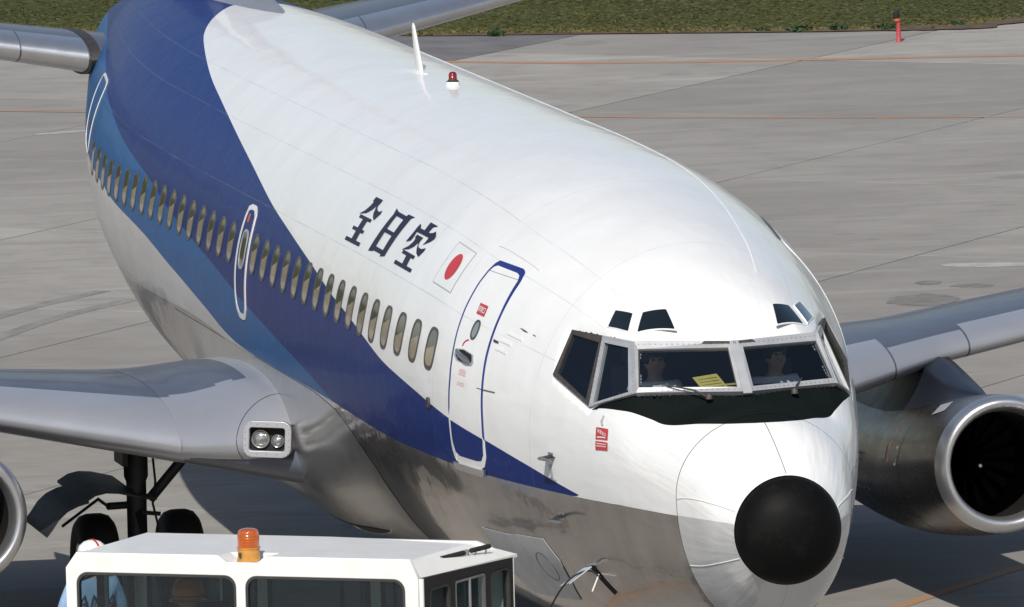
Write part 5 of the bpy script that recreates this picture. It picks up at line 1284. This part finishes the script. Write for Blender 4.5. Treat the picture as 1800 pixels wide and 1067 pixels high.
# chassis, wheels, seat, console
box('chassis', (1.35, .78, .72), (5.9, 2.2, .56), M['tug'], tug, bev=.05)
box('hood', (-1.0, .78, 1.06), (1.15, 2.0, .16), M['tug'], tug, bev=.04)
box('bumper', (4.32, .78, .62), (.16, 2.2, .34), M['gear'], tug, bev=.03); box('bumper', (-1.62, .78, .62), (.16, 2.2, .34), M['gear'], tug, bev=.03)
box('cab_floor', (1.45, .78, 1.01), (2.9, 1.4, .05), M['interior'], tug)
for x in (-.55, 3.35):
    for y in (-.22, 1.78):
        t = lathe('tyre', [(.24, -.15), (.38, -.17), (.47, -.15), (.50, -.08), (.50, .08), (.47, .15), (.38, .17), (.24, .15)], M['rubber'], tug, axis='Y', seg=32); t.data.transform(Matrix.Translation((x, y, .5)))
        r = lathe('wheel_rim', [(0, -.05), (.12, -.08), (.24, -.13), (.24, .13), (.12, .08), (0, .05)], M['alu'], t, axis='Y', seg=24); r.data.transform(Matrix.Translation((x, y, .5)))
box('driver_seat', (.55, 1.12, 1.36), (.5, .46, .12), M['seat'], tug, bev=.03); box('seat_back', (.55, 1.36, 1.72), (.48, .08, .62), M['seat'], tug, bev=.03)
tube('headrest_post', [(.42, 1.38, 2.0), (.42, 1.38, 2.36)], .012, M['steel'], tug, 8); tube('headrest_post', [(.70, 1.38, 2.0), (.70, 1.38, 2.36)], .012, M['steel'], tug, 8)
box('console', (.55, .25, 1.25), (1.0, .22, .42), M['interior'], tug, bev=.03)
tube('steering_column', [(.55, .34, 1.35), (.55, .52, 1.62)], .025, M['gear'], tug, 8)
bm = bmesh.new()
for k in range(20):
    pass
bm.free()
st = []
for k in range(25): t = 2 * PI * k / 24; st.append((.55 + .19 * math.cos(t), .54 + .19 * math.sin(t) * .55, 1.64 + .19 * math.sin(t) * .83))
tube('steering_wheel', st, .014, M['rubber'], tug, 8, cap=False)
for x in (1.80, 2.25): tube('grab_pole', [(x, 1.2, 1.05), (x, 1.2, 2.42)], .016, M['gear'], tug, 8)
box('passenger_seat', (2.2, 1.12, 1.36), (.5, .46, .12), M['seat'], tug, bev=.03); box('seat_back', (2.2, 1.36, 1.66), (.48, .08, .52), M['seat'], tug, bev=.03)
dp = O + U * .55 + Nn * 1.02
person('driver in orange hard hat seated inside the white tow tractor cab', (dp.x, dp.y, 1.305), rz, 'sit', M['trousers'], M['orange_helmet'])

# ground power cable from the aircraft to the tractor
p0 = V3(hull(2.60, 2.27, .01))
cp = curve_pts([tuple(p0), tuple(h1 + V3((-.03, .03, -.04))), tuple(h1 + od * .27 + V3((-.02, 0, .0))), (-1.42, 2.93, 1.52), (-1.60, 2.9, 1.25), (-1.75, 2.7, .8), (-1.9, 2.5, .2), (-2.0, 2.3, .03), (-2.3, 2.6, .02), (-2.2, 3.2, .02), (-1.7, 3.5, .02)], 8)
cb = tube('cable', [V3(p) - V3(cp[0]) for p in cp], .008, M['rubber'], None, 8); cb.location = cp[0]
tag(cb, 'black cable hanging from the open panel under the airliner nose', 'cable')
